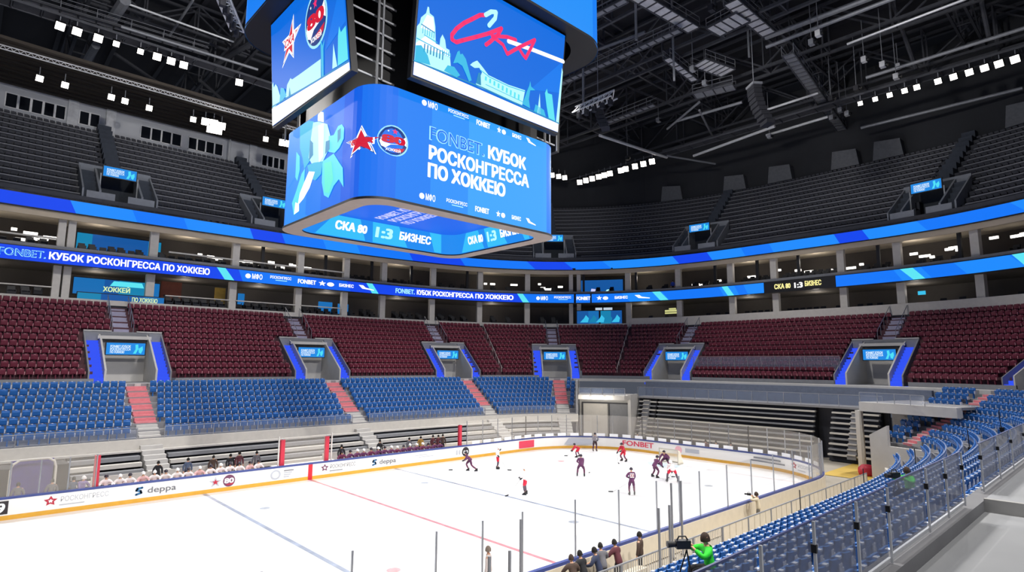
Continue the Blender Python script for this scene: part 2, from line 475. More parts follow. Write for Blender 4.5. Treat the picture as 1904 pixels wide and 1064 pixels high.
civil_pose('standing', pelvis=(0, 0, .95), lean=.03, feet=dict(l=(-.12, -.02, S0), r=(.12, 0, S0)), knees=dict(l=(-.12, .03, .5), r=(.12, .03, .5)), hands=dict(l=(-.27, .08, .84), r=(.27, .06, .84)))
civil_pose('leaning', pelvis=(0, -.05, .94), lean=.3, feet=dict(l=(-.13, -.02, S0), r=(.13, 0, S0)), knees=dict(l=(-.12, .02, .5), r=(.12, .02, .5)), hands=dict(l=(-.2, .42, 1.05), r=(.2, .42, 1.05)), look=.1)
civil_pose('seated', pelvis=(0, 0, .50), lean=.18, feet=dict(l=(-.13, .45, S0), r=(.13, .43, S0)), knees=dict(l=(-.12, .44, .5), r=(.12, .44, .5)), hands=dict(l=(-.12, .36, .62), r=(.12, .36, .62)))
civil_pose('filming', pelvis=(0, 0, .50), lean=.15, feet=dict(l=(-.13, .45, S0), r=(.13, .43, S0)), knees=dict(l=(-.12, .44, .5), r=(.12, .44, .5)), hands=dict(l=(-.12, .42, .98), r=(.10, .40, 1.0)), look=.05)
civil_pose('photo', pelvis=(0, 0, .95), lean=.08, feet=dict(l=(-.13, -.02, S0), r=(.13, 0, S0)), knees=dict(l=(-.12, .03, .5), r=(.12, .03, .5)), hands=dict(l=(-.10, .30, 1.50), r=(.08, .28, 1.52)), look=.05)
grow_all()
for P in POSE.values():
    for k in ('body', 'jersey', 'pants', 'socks', 'jacket', 'trousers'):
        if k in P and isinstance(P[k], int): P[k] = _grown[P[k]]
SKIN_L = mat('skin', '#d3a283', .6, var=.03)
SKIN_D = mat('skin_tan', '#a9785c', .6, var=.03)
def dress(root, P, parts):
    for k, m in parts:
        o = link(k, P[k], root)
        o.material_slots[0].link = 'OBJECT'; o.material_slots[0].material = m
    return root
def player(pose, loc, rz, label, jersey, pants, socks, helmet, group, sc=1., lab=None):
    r = empty('hockey_player', loc, rz); r.scale = (sc,)*3
    tag(r, label, 'person', group)
    link('face', POSE[pose]['face'], r)
    dress(r, POSE[pose], [('body', SKIN_L), ('jersey', jersey), ('pants', pants), ('socks', socks), ('helmet', helmet), ('gloves', BLACK), ('skates', BLACK)])
    return r
def civilian(pose, loc, rz, label, jacket, trousers, hair, group=None, sc=1., skin=None):
    r = empty('person', loc, rz); r.scale = (sc,)*3
    tag(r, label, 'person', group)
    link('face', POSE[pose]['face'], r)
    dress(r, POSE[pose], [('body', skin or SKIN_L), ('jacket', jacket), ('trousers', trousers), ('hair', hair), ('shoes', BLACK)])
    return r
# ------------------------------------------------------------------ seating bowl
PORT = [-25.8, -8.4, 9.0, 24.6, 33.3, 41.5, 61.5, 69.9]     # doorways in the maroon tier
S0L, S1R = -31.0, 78.0
def in_portal(s, d, lim=1.95, dmax=13.5):
    P = at(s, d, 0)
    for sp in PORT:
        if abs(s-sp) < 8:
            u, v = local_uv(sp, P)
            if abs(u) < lim and 8.7 < v < dmax: return True
    return False
# floors
mb = MB(); mb.poly([(-75, -75, -.06), (95, -75, -.06), (95, 75, -.06), (-75, 75, -.06)], mat('arena_floor', '#a39c90', .8, var=.08, scale=.4)); struct(mb.obj('floor'))
mb = MB(); mb.poly([(31, -24, -.03), (46, -24, -.03), (46, -10.5, -.03), (31, -10.5, -.03)], mat('yellow_floor', '#c9a94e', .6, var=.08, scale=.5)); struct(mb.obj('floor_yellow'))

# blue tier, far side : eight steps
def stepped(mb, s0, s1, rows, back, m, st=1., skip=None):
    """rows [(d,z)], each a tread to the next row's d; back = (d,z) end"""
    prof = []
    for i, (d, z) in enumerate(rows):
        prof.append((d, z)); nd = rows[i+1][0] if i+1 < len(rows) else back[0]
        prof.append((nd, z))
    prof.append(back)
    sweep(mb, s0, s1, prof, m, st, closed=False, skip=skip)
BROWS = [(.5+.8*i, 2.8+.46*i) for i in range(8)]
mb = MB(); stepped(mb, S0L, 34.9, [(.5, 2.0)]+BROWS, (6.9, 6.6), CONC); struct(mb.obj('floor_blue_tier'))
mb = MB(); sweep(mb, S0L, 34.9, [(.15, 2.0), (.45, 2.0), (.45, 2.72), (.15, 2.72)], PALEP); sweep(mb, S0L, 34.9, [(-.6, 1.9), (.45, 1.9), (.45, 2.02), (-.6, 2.02)], PALEP); struct(mb.obj('wall_blue_tier_front'))
# cross aisle
mb = MB(); sweep(mb, S0L, 88, [(6.9, 6.3), (8.8, 6.3), (8.8, 6.6), (6.9, 6.6)], CONC_L); struct(mb.obj('floor_aisle'))
# little white kerb and rail in front of the maroon tier
mb = MB(); sweep(mb, S0L, S1R, [(8.78, 6.6), (8.9, 6.6), (8.9, 7.0), (8.78, 7.0)], GREYP, skip=lambda s, d: in_portal(s, 8.85, 3.0)); struct(mb.obj('wall_maroon_kerb'))
RROWS = [(8.8+.78*i, 7.0+.579*i) for i in range(12)]
mb = MB(); stepped(mb, S0L, S1R, RROWS, (18.2, 13.95), mat('tier_riser', '#5a3a42', .8, var=.08), .5, skip=lambda s, d: in_portal(s, d, 2.9)); struct(mb.obj('floor_maroon_tier'))

# seat meshes : x to the right, y outward (the back of the seat), z up
def seat_mb(shell, plate, zs=1.):
    mb = MB()
    prof = [(-.02, .36), (.035, .44), (.05, .62), (.085, .82)]
    L = []
    for y, z in prof:
        L.append([(x, y+.05*abs(x/.22)**2*-1, z) for x in (-.225, -.12, 0, .12, .225)])
    for i in range(3):
        for j in range(4):
            a, b, c, d = L[i][j], L[i][j+1], L[i+1][j+1], L[i+1][j]
            mb.poly([a, b, c, d], shell); mb.poly([(q[0], q[1]+.04, q[2]) for q in (d, c, b, a)], shell)
    t = L[3]; mb.poly([t[0], t[1], t[2], t[3], t[4]]+[(q[0], q[1]+.04, q[2]) for q in reversed(t)], shell)
    mb.hexa([(-.21, -.08, .40), (.21, -.08, .40), (.21, .0, .38), (-.21, .0, .38), (-.20, -.16, .70), (.20, -.16, .70), (.20, -.10, .72), (-.20, -.10, .72)], shell)
    mb.box(.225, .275, -.12, .06, .36, .60, plate); mb.box(-.07, .07, .118, .132, .60, .74, plate); mb.box(-.055, .055, .06, .13, .815, .85, plate)
    mb.box(-.04, .04, .02, .12, 0, .38, shell)
    mb.v = [(x, y, z*zs) for x, y, z in mb.v]
    return mb
def seat_sites(rows, s0, s1, pitch, dseat, avoid):
    out = []
    for i, (d, z) in enumerate(rows):
        dd = d+dseat; s = s0
        while s < s1:
            b, n, t = frame(s); P = np.array((b[0]+n[0]*dd, b[1]+n[1]*dd, z))
            if not avoid(s, dd, P): out.append((P, math.atan2(n[1], n[0])-PI/2, i, s))
            h = .05; q0 = at(s, dd, 0); q1 = at(s+h, dd, 0)
            s += pitch/(np.linalg.norm(q1-q0)/h)
    return out
def place_seats(sites, proto, name, stuffname, maxn, labeler, cat, stufflabel, keep=None, pick=None):
    me = proto.mesh(name); vis = []
    for k, (P, rz, row, s) in enumerate(sites):
        if in_frame(P+np.array((0, 0, .5)), 0): vis.append((np.linalg.norm(P-CAMPOS) if pick is None else pick(P, row, s), k))
    vis.sort(); chosen = {k for _, k in vis[:maxn]}
    V = np.array(proto.v); rest = MB(); objs = []
    allV = []; nf = len(proto.f)
    for k, (P, rz, row, s) in enumerate(sites):
        if k in chosen:
            o = link(name, me, None, P, rz); lab, grp = labeler(row, s, P); tag(o, lab, cat, grp); objs.append((o, k))
        else:
            c, q = math.cos(rz), math.sin(rz)
            W = np.c_[V[:, 0]*c-V[:, 1]*q+P[0], V[:, 0]*q+V[:, 1]*c+P[1], V[:, 2]+P[2]]; allV.append(W)
    if allV:
        n = len(V); A = np.concatenate(allV); faces = []; mi = []
        for i in range(len(allV)):
            b = i*n; faces += [tuple(b+j for j in f) for f in proto.f]; mi += proto.m
        me2 = bpy.data.meshes.new(stuffname); me2.from_pydata(A.tolist(), [], faces)
        for m in proto.mats: me2.materials.append(m)
        me2.polygons.foreach_set('material_index', mi); me2.update()
        o = link(stuffname, me2); tag(o, stufflabel, cat, None, 'stuff')
    return objs
def nth(n):
    return ('first', 'second', 'third', 'fourth', 'fifth', 'sixth', 'seventh', 'eighth', 'ninth', 'tenth')[n-1] if n <= 10 else '%d%s' % (n, 'th' if n % 100 in (11, 12, 13) else {1: 'st', 2: 'nd', 3: 'rd'}.get(n % 10, 'th'))
def count_from(sites, marks):
    """for every seat: which landmark it is nearest to, on which side, and its count from there along the row"""
    rows = {}
    for P, rz, row, s in sites: rows.setdefault(row, []).append(s)
    for r in rows.values(): r.sort()
    out = {}
    for P, rz, row, s in sites:
        k = min(range(len(marks)), key=lambda i: abs(marks[i]-s)); m = marks[k]
        n = sum(1 for q in rows[row] if (m < q <= s if s > m else s <= q < m)); out[(row, s)] = (k, 'right' if s > m else 'left', n)
    return out
ORD = ['front', 'second', 'third', 'fourth', 'fifth', 'sixth', 'seventh', 'eighth', 'ninth', 'tenth', 'eleventh', 'twelfth', 'thirteenth', 'fourteenth', 'fifteenth']
def avoid_blue(s, d, P):
    for sp in PORT:
        if abs(s-sp) < 6 and abs(local_uv(sp, P)[0]) < .95: return True
    return False
def avoid_red(s, d, P):
    for sp in PORT:
        if abs(s-sp) < 8:
            u, v = local_uv(sp, P)
            if abs(u) < 3.35 and v < 14.1: return True
            if abs(u) < 1.0: return True
    for sm in (29.0, 37.4):
        if abs(local_uv(sm, P)[0]) < .28: return True
    return False
BLK = ['left of the first rose stair', 'between first and second rose stairs', 'between second and third rose stairs', 'between third and fourth rose stairs', 'right of the fourth rose stair']
def blk(s):
    return sum(1 for sp in PORT[1:5] if s > sp)
def lab_blue(row, s, P):
    b = blk(s); k, sd, n = CB[(row, s)]; return 'blue folding seat, %s row of the far stand, %s %s of the %s rose stair' % (ORD[row], nth(n), sd, nth(k+1)), 'blue seats of the far stand %s' % BLK[b]
RB = ['left of the first doorway', 'between first and second doorways', 'between second and third doorways', 'between third and fourth doorways', 'between fourth and fifth doorways', 'between fifth and sixth doorways', 'right of the sixth doorway']
def lab_red(row, s, P):
    b = sum(1 for sp in PORT[1:7] if s > sp); return 'maroon seat, %s row of the maroon tier, %s %s of the %s doorway' % ((ORD[row],)+tuple(nth(CR[(row, s)][2]) if i == 0 else (CR[(row, s)][1] if i == 1 else DOORN[CR[(row, s)][0]]) for i in range(3))), 'maroon seats %s' % RB[b]
sb = seat_sites(BROWS, S0L+.3, 34.4, .56, .42, avoid_blue)
CB = count_from(sb, PORT[1:5]); DOORN = ['first', 'second', 'third', 'fourth', 'fifth', 'sixth', 'right-edge']
place_seats(sb, seat_mb(BLUE, PLATE), 'blue_folding_chair', 'blue_seating', 300, lab_blue, 'seat', 'rows of blue folding seats across the far lower stand')
sr = seat_sites(RROWS, S0L+.3, S1R-.5, .56, .40, avoid_red)
CR = count_from(sr, PORT[1:8])
place_seats(sr, seat_mb(RED, PLATE_R), 'maroon_folding_chair', 'maroon_seating', 300, lab_red, 'seat', 'rows of maroon folding seats filling the middle tier')

# stairs in the blue tier : rose carpet above, bare concrete below
for k, sp in enumerate(PORT[:5]):
    L = local(sp); mb = MB(); mc = MB()
    for i in range(8):
        d, z = BROWS[i]
        for h in (0, 1):
            q = mb if i >= 2 else mc
            m = PINK if i >= 2 else CONC_L
            q.box(-.72, .72, d+.4*h, 7.0 if i == 7 and h else d+.4*h+.42, z-.3, z+.23*(h+1)-.1, m, L)
    for i in range(8): mc.box(-.72, .72, -4.2+.55*i, -4.2+.55*i+.57, .0, .32+.28*i, CONC_L, L)
    o = struct(mc.obj('stair_concrete')); mb.obj('rose_carpet', o)
# doorways of the maroon tier
BLUELIT = emi('lit_blue_stair', '#3356ff', .9)  # whole treads emit blue in place of LED light falling on them
SGN = emi('sign_blue', '#1e8ae4', 1.0); SGC = emi('sign_cyan', '#4fe0f5', 1.0); SGW = emi('sign_white', '#e9fbff', 1.1)
ordn = ['', 'leftmost', 'second from left', 'third from left', 'fourth from left', 'fifth from left', 'sixth from left', '']
def led_sign(L, u0, u1, d, z0, z1, label, T=None):
    r = empty('led_sign', (0, 0, 0)); tag(r, label, 'sign', 'sponsor screens over the doorways')
    mb = MB(); mb.box(u0-.08, u1+.08, d, d+.16, z0-.08, z1+.08, BLACK, L); mb.obj('housing', r)
    s = MB(); put_poly(s, [(u0, z0), (u1, z0), (u1, z1), (u0, z1)], SGN, lambda u, z: L(u, d-.012, z)); so = s.obj('screen', r)
    w, h = u1-u0, z1-z0; t = MB(); fn = lambda u, z: L(u, d-.03, z)
    put_text(t, 'FONBET.КУБОК', SGW, fn, u0+.10*w, z0+.60*h, u0+.62*w, h*.2, .03)
    put_text(t, 'РОСКОНГРЕССА', SGW, fn, u0+.10*w, z0+.36*h, u0+.62*w, h*.2, .03)
    put_text(t, 'ПО ХОККЕЮ', SGW, fn, u0+.10*w, z0+.12*h, u0+.46*w, h*.2, .03)
    t.obj('lettering', so)
    g = MB(); x = u0+.66*w; k = .3*w
    for pts in ([(.1, .1), (.3, .5), (.25, .9), (.5, .95), (.55, .55), (.35, .1)], [(.55, .55), (.9, .8), (.95, .45), (.8, .1), (.6, .2)]):
        put_fill(g, [(x+a*k, z0+b*h*.95) for a, b in pts], SGC, lambda u, z: L(u, d-.02, z))
    g.obj('goaltender_graphic', so)
    return r
for k, sp in enumerate(PORT):
    L = local(sp); p_ = MB()
    p_.box(-1.95, 1.95, 8.7, 13.5, 6.45, 6.6, CONC, L)
    p_.box(-1.95, 1.95, 13.35, 13.55, 6.6, 10.4, CONC_L, L)
    for sg in (-1, 1):
        a, b = (1.82, 1.97) if sg > 0 else (-1.97, -1.82)
        p_.prism([L(a, 8.75, 6.6), L(a, 13.5, 6.6), L(a, 13.5, 10.9), L(a, 12.3, 10.4), L(a, 8.75, 7.75)], L(b, 0, 0)-L(a, 0, 0), CONC_L)
        c0, c1 = (2.98, 3.1) if sg > 0 else (-3.1, -2.98)
        p_.prism([L(c0, 8.75, 6.6), L(c0, 13.5, 6.6), L(c0, 13.5, 11.1), L(c0, 8.75, 7.6)], L(c1, 0, 0)-L(c0, 0, 0), GREYP)
        p_.box(*((2.0, 3.1) if sg > 0 else (-3.1, -2.0)), 13.3, 13.5, 10.2, 11.0, GREYP, L)
    p_.box(-1.97, 1.97, 12.8, 13.6, 10.35, 10.6, DGREY, L)
    p_.box(-2.1, 2.1, 12.7, 12.85, 10.45, 10.75, CONC_L, L)
    p_.box(-3.1, 3.1, 13.5, 13.62, 10.6, 11.15, GREYP, L)
    p_.box(-3.1, -1.0, 13.45, 13.65, 11.15, 11.25, CONC_L, L); p_.box(1.0, 3.1, 13.45, 13.65, 11.15, 11.25, CONC_L, L)
    o = struct(p_.obj('wall_doorway'))
    for sg in (-1, 1):
        st = MB()
        for i in range(12):
            d = 8.8+.39*i; z = 6.6+.295*i
            x0, x1 = (1.99, 2.97) if sg > 0 else (-2.97, -1.99)
            st.box(x0, x1, d, 13.5, z-.6, z+.45, BLUELIT, L)
        st.obj('blue_lit_stair', o)
    st = MB()
    for i in range(10):
        d = 14.0+.40*i; st.box(-.62, .62, d, 18.1, 10.5+.3*i, 10.86+.3*i, LILAC, L)
    st.obj('upper_stair', o)
    rl = MB()
    for u in (.85, -.85):
        rl.tube([L(u, 14.2, 12.1), L(u, 17.9, 14.9)], .035, STEEL, 6)
        for q in range(5):
            d = 14.2+.92*q; rl.tube([L(u, d, 11.0+.74*(d-14.2)), L(u, d, 12.1+.757*(d-14.2))], .025, STEEL, 5)
    rl.obj('handrail', o)
    if 1 <= k <= 6:
        led_sign(L, -1.5, 1.5, 12.0, 9.05, 10.1, 'small blue screen over the %s doorway of the maroon tier' % ordn[k])
# kerb rails dividing maroon blocks
for sm in (29.0, 37.4):
    L = local(sm); mb = MB()
    mb.tube([L(0, 9.0, 7.9), L(0, 17.8, 14.4)], .03, PALEP, 6)
    for i in range(8):
        d = 9.2+1.2*i; mb.tube([L(0, d, 7.1+.742*(d-8.8)), L(0, d, 7.9+.74*(d-9.0))], .025, PALEP, 5)
    o = mb.obj('aisle_handrail'); tag(o, 'pale aisle handrail climbing the maroon tier %s the fourth doorway' % ('left of' if sm < 33 else 'right of'), 'handrail')

# barrier at the foot of the blue tier
def barrier(s0, s1, d, z0, z1, name, label, step=1.6, gl=GLASS_B, rail=STEEL, gaps=()):
    r = empty(name, (0, 0, 0)); tag(r, label, 'railing')
    t = MB(); sweep(t, s0, s1, [(d-.03, z1), (d+.03, z1), (d+.03, z1+.05), (d-.03, z1+.05)], rail); t.obj('top_rail', r)
    n = int((s1-s0)/step)
    for i in range(n+1):
        s = s0+(s1-s0)*i/n
        if any(a < s < b for a, b in gaps): continue
        p_ = MB(); p_.bar(at(s, d, z0), at(s, d, z1), .05, .05, rail); p_.obj('post', r)
        if i < n:
            e = s0+(s1-s0)*(i+1)/n; g = MB()
            g.poly([at(s+.05, d, z0+.05), at(e-.05, d, z0+.05), at(e-.05, d, z1-.03), at(s+.05, d, z1-.03)], gl); g.obj('glass_pane', r)
    return r
cuts = [S0L]+PORT[:5]+[34.8]
seg = 0
for a, b in zip(cuts[:-1], cuts[1:]):
    a2 = a+(.9 if a in PORT else 0); b2 = b-(.9 if b in PORT else 0)
    if b2-a2 < .8: continue
    nm = ['past the left edge of the view', BLK[0], BLK[1], BLK[2], BLK[3], BLK[4]][seg]
    barrier(a2, b2, .3, 2.72, 3.55, 'glass_railing', 'glass railing along the foot of the blue stand, %s' % nm); seg += 1

# folded benches under the far stand : five pale nosings over dark gaps
def bleacher(s0, s1, d0, z0, n, dd, dz, name, label, nose=.14, group=None, under=BLACK):
    r = empty(name, (0, 0, 0)); tag(r, label, 'bleacher', group)
    b = MB(); sweep(b, s0, s1, [(d0+.25, 0), (d0+dd*n+.5, 0), (d0+dd*n+.5, z0+dz*n), (d0+dd*n+.25, z0+dz*n)], under); b.obj('undercroft', r)
    for i in range(n):
        q = MB(); d = d0+dd*i; z = z0+dz*i
        sweep(q, s0, s1, [(d, z), (d+.55, z), (d+.55, z+nose), (d, z+nose)], GREYP if i % 2 else PALEP); q.obj('bench_tier', r)
    return r
bc = [S0L, -25.8, -13.4, -8.4, 9.0, 24.6, 33.3]
for i, (a, b) in enumerate(zip([S0L, -24.9, -13.5, -7.5, 9.9, 25.5], [-26.7, -17.8, -9.3, 8.1, 23.7, 32.4])):
    bleacher(a, b, -3.4, .35, 4, .70, .37, 'folded_bleacher', ['folded bleachers under the blue stand beyond the left edge', 'folded bleachers under the blue stand, left of the players tunnel', 'short folded bleachers between the players tunnel and the first concrete stair', 'folded bleachers behind the white-jersey bench', 'folded bleachers behind the dark-jersey bench', 'folded bleachers under the blue stand at the far corner'][i], group='folded bleachers on the far side', nose=.26, under=DGREY)
# players' tunnel with a rounded frame and violet curtain
L = local(-15.6); r = empty('players_tunnel', (0, 0, 0)); tag(r, 'players tunnel with a rounded white frame and violet lining', 'tunnel')
pts = [(-1.1, 0), (-1.1, 1.85), (-1.0, 2.2), (-.7, 2.4), (.7, 2.4), (1.0, 2.2), (1.1, 1.85), (1.1, 0)]
t = MB(); t.tube([L(u, -3.6, z) for u, z in pts], .07, PALEP, 8); t.obj('frame', r)
t = MB(); t.box(-1.05, 1.05, -3.0, -2.9, 0, 2.3, mat('violet_lining', '#453a80', .8), L); t.obj('lining', r)
t = MB(); t.box(-1.9, 1.9, -2.85, -.6, 0, 1.85, BLACK, L); t.obj('passage', r)

# corner with the equipment doors
mb = MB(); sweep(mb, 34.95, 40.2, [(3.2, 0), (3.5, 0), (3.5, 5.0), (3.2, 5.0)], CONC_L); sweep(mb, 34.9, 40.2, [(.4, 4.4), (3.6, 4.4), (3.6, 4.9), (.4, 4.9)], PALEP)
L = local(34.75); mb.box(-.1, .1, .2, 7, 0, 6.5, CONC, L); L = local(40.1); mb.box(-.15, .2, 1.9, 4.4, 0, 5.0, CONC_L, L)
struct(mb.obj('wall_corner'))
for i, (a, b, z1, m) in enumerate(((35.3, 37.55, 3.8, PALEP), (37.75, 39.7, 3.8, GREYP))):
    d = MB(); sweep(d, a, b, [(3.0, 0), (3.15, 0), (3.15, z1), (3.0, z1)], m); o = struct(d.obj('door_%d' % (i+1)))
    f = MB(); sweep(f, a-.1, a, [(2.9, 0), (3.2, 0), (3.2, z1+.1), (2.9, z1+.1)], DGREY); sweep(f, a-.1, b+.1, [(2.9, z1), (3.2, z1), (3.2, z1+.15), (2.9, z1+.15)], DGREY); f.obj('frame', o)
for i, s in enumerate((36.3, 37.9)):
    d = MB(); L = local(s); d.lathe([(.001, .1), (.13, .06), (.13, -.06), (.001, -.1)], emi('bulkhead_lamp', '#fff6e0', 2.5), tuple(L(0, .3, 4.65))); tag(d.obj('bulkhead_lamp'), 'small round bulkhead lamp above the %s corner door' % ('left' if i == 0 else 'right'), 'lamp', 'bulkhead lamps'); pl_ = bpy.data.lights.new('bulkhead_glow', 'POINT'); pl_.energy = 120; pl_.shadow_soft_size = .2; pl_.color = (1, .95, .86); po_ = bpy.data.objects.new('bulkhead_glow', pl_); COL.objects.link(po_); po_.location = L(0, -.1, 4.3)
barrier(35.0, 40.2, .6, 4.9, 5.7, 'glass_railing', 'glass railing on the deck above the two corner doors', 1.3)

# end bleachers, folded
bleacher(40.5, 42.3, 2.4, .5, 9, .17, .45, 'folded_bleacher', 'narrow stack of folded bleachers beside the corner doors', group='end bleachers')
bleacher(42.5, 59.0, 2.4, .5, 9, .17, .45, 'folded_bleacher', 'wide wall of folded dark bleachers behind the far end of the rink', group='end bleachers')
bleacher(60.4, 63.9, 2.4, .5, 9, .17, .45, 'folded_bleacher', 'narrow stack of folded bleachers beside the concrete gate pillar', group='end bleachers')
for i, s in enumerate((41.3, 62.3)):
    L = local(s); d = MB()
    for k in range(9): d.box(-.38, .38, 2.3+.17*k, 4.2, .45*k+.32, .45*k+.75, GREYP, L); d.box(-.38, .38, 2.24+.17*k, 2.6+.17*k, .45*k+.66, .45*k+.76, PALEP, L)
    struct(d.obj('stair_folded'))
mb = MB(); sweep(mb, 40.2, 64.2, [(4.65, 0), (4.9, 0), (4.9, 4.55), (4.65, 4.55)], DGREY); sweep(mb, 40.2, 64.2, [(3.9, 4.55), (7.0, 4.55), (7.0, 4.75), (3.9, 4.75)], CONC); sweep(mb, 40.2, 66, [(6.6, 4.75), (6.9, 4.75), (6.9, 6.4), (6.6, 6.4)], mat('slate_panel', '#6d7688', .6)); struct(mb.obj('wall_end_deck'))
barrier(40.3, 64.1, 4.0, 4.75, 5.8, 'glass_railing', 'long glass railing on top of the end bleachers', 1.5)
barrier(43.8, 59.2, 9.9, 8.0, 9.4, 'glass_railing', 'upper grey railing in front of the maroon seats at the far end', 1.5, GLASS_B, GREYP)
# ------------------------------------------------------------------ concrete gate at the near corner
L = local(65.6)
r = MB()
r.box(-1.45, -1.1, -.4, .1, 0, 4.8, PALEP, L)              # pillar
r.box(-1.2, 6.2, -.2, .5, 4.75, 5.5, CONC_L, L)            # beam
r.box(-1.0, 6.2, 3.6, 3.9, 0, 5.3, CONC, L)               # back wall
r.box(-1.2, 6.2, .4, 7.0, 5.3, 5.5, CONC, L)            # deck
r.box(2.6, 6.4, -2.6, -2.3, 0, 2.5, CONC_L, L)            # stair parapet
r.prism([L(1.2, -2.6, .0), L(1.2, -2.6, 3.2), L(2.6, -2.6, 4.0), L(2.6, -2.6, 0)], L(0, .3, 0)-L(0, 0, 0), CONC_L)
r.box(1.2, 1.5, -2.5, 3.7, 0, 3.2, CONC, L)
struct(r.obj('wall_gate'))
g = MB()
for i in range(7): g.box(2.8, 5.2, -2.2+.35*i, 0, .3*i, .3*i+.3, CONC_L, L)
struct(g.obj('stair_gate'))
for i, u in enumerate((-.4, .4)):
    d = MB(); d.box(u-.3, u+.3, -3.4, -3.25, 1.0+.5*i, 1.5+.5*i, WHITEP, L)
barrier(64.4, 70.3, .0, 5.5, 6.25, 'glass_railing', 'glass railing on the concrete gate beam at the right corner', 1.2)
# red cushion lying by the pillar
t = MB(); t.lathe([(.001, .8), (.35, .76), (.6, .5), (.62, .2), (.55, 0), (.001, 0)], REDP, tuple(L(.3, -1.9, 0)), 14); tag(t.obj('crash_mat', None, True), 'red crash mat lying by the pale gate pillar', 'mat')

# ------------------------------------------------------------------ near side blue stand (the camera's own side)
def nz(d): return 1.8+.34*(d+4)/.8
NROWS = [(-4+.8*i, 1.8+.34*i) for i in range(11)]
CROWS = [(-.8+.8*i, 2.6+.42*i) for i in range(9)]
mb = MB(); stepped(mb, 75, 124, [(-4, 0)]+NROWS, (4.75, 6.2), CONC); struct(mb.obj('floor_near_tier'))
mb = MB(); stepped(mb, 66.8, 75, [(-.8, 0)]+CROWS, (6.9, 6.6), CONC); struct(mb.obj('floor_corner_tier'))
mb = MB(); stepped(mb, 75, 86.5, [(4.0, 5.1)]+[(4.8, 5.56), (5.6, 6.0)], (6.9, 6.6), CONC); struct(mb.obj('floor_corner_top'))
ST = 69.2
def avoid_near(s, d, P): return abs(s-ST) < 5 and abs(local_uv(ST, P)[0]) < .9
def lab_near(row, s, P):
    w = 'toward the near end' if s > 96 else ('midway along' if s > 84 else 'toward the far corner')
    return 'blue seat, %s row of the near stand, %s from the far corner end' % (ORD[row], nth(CN[(row, s)][2])), 'blue seats of the near stand %s' % w
sn = seat_sites(NROWS[:10], 75.3, 123, .56, .42, avoid_near)
def lab_corner(row, s, P):
    w = 'left of' if s < ST else 'right of'
    return 'blue seat, %s row of the corner block, %s %s the rose steps' % (ORD[row], nth(CC[(row, s)][2]), w), 'blue corner seats %s the rose steps' % w
sc_ = seat_sites(CROWS, 67.0, 74.8, .56, .42, avoid_near)+[(P, a, i+9, s) for P, a, i, s in seat_sites([(4.0, 5.1), (4.8, 5.56), (5.6, 6.0)], 75.3, 86, .56, .42, avoid_near)]
pm = seat_mb(BLUE, PLATE)
CN = count_from(sn, [74]); CC = count_from(sc_, [ST])
near = place_seats(sn, pm, 'stadium_chair', 'near_seating', 300, lab_near, 'seat', 'rows of blue seats of the near stand running out of view')
place_seats(sc_, pm, 'corner_chair', 'corner_seating', 300, lab_corner, 'seat', 'blue seats of the corner block beyond view')
# arm pads on the closest seats
am = MB(); am.box(.225, .28, -.22, .1, .60, .64, PLATE); am.box(-.28, -.225, -.22, .1, .60, .64, PLATE)
ame = am.mesh('armrest')
for o, k in near[:110]: link('armrest', ame, o)
L = local(ST); st = MB()
for i in range(9):
    d, z = CROWS[i]
    for h in (0, 1): st.box(-.5, .5, d+.4*h, d+.4*h+.41, z-.3, z+.21*(h+1)-.05, CONC_L, L); st.box(-.46, .46, d+.4*h-.01, d+.4*h, z+.21*h-.05, z+.21*(h+1)-.06, PINK, L); st.box(-.46, .46, d+.4*h+.2, d+.4*h+.4, z+.21*(h+1)-.06, z+.21*(h+1)-.045, PINK, L)
struct(st.obj('stair_rose'))
mb = MB(); sweep(mb, 75, 124, [(-4.25, 0), (-4.1, 0), (-4.1, 1.6), (-4.25, 1.6)], PALEP); struct(mb.obj('wall_near_front'))

# platform where the camera stands, its kerb, step and glass railing
PY = -27.06
FLOORG = mat('platform_grey', '#b2b4b7', .75, var=.05, scale=.8)
mb = MB(); mb.box(-26, -8.6, -36, PY-.10, 6.0, 6.40, FLOORG); mb.box(-26, 9.6, PY-.10, PY+.12, 5.0, 6.55, CONC)
mb.box(-8.6, 10, -36, PY-.10, 6.0, 6.56, FLOORG); mb.box(-8.66, -8.58, -36, PY-.10, 6.1, 6.58, CONC_L); struct(mb.obj('floor_platform'))
def front_rail(x0, x1, posts, z0, label, hh=.70):
    r = empty('platform_railing', (x0, PY, z0)); tag(r, label, 'railing')
    def add(m, n): o = m.obj(n); o.parent = r; o.matrix_parent_inverse = Matrix.Translation((-x0, -PY, -z0))
    t = MB(); t.bar((x0, PY, z0+hh), (x1, PY, z0+hh), .016, .012, CAPBLUE); add(t, 'top_rail')
    t = MB(); t.bar((x0, PY, z0+.03), (x1, PY, z0+.03), .025, .035, RAILW); add(t, 'bottom_channel')
    for x in posts:
        t = MB(); t.bar((x, PY-.02, z0), (x, PY-.02, z0+hh), .02, .02, RAILW); t.box(x-.014, x+.014, PY-.036, PY+.01, z0+.47, z0+.53, BLACK); add(t, 'post')
    xs = sorted(set([x0]+list(posts)+[x1]))
    for a, b in zip(xs[:-1], xs[1:]):
        if b-a < .15: continue
        t = MB(); t.poly([(a+.02, PY, z0+.06), (b-.02, PY, z0+.06), (b-.02, PY, z0+hh-.01), (a+.02, PY, z0+hh-.01)], GLASS_F); add(t, 'glass_pane')
    return r
front_rail(-22, -12.72, [-18.6, -17.5, -16.4, -15.5, -14.6, -13.64, -12.74], 6.56, 'near glass railing with steel posts, lower left run of the platform')
front_rail(-12.66, -9.38, [-11.28, -10.35, -9.40], 6.58, 'short glass railing run ending at the platform step')
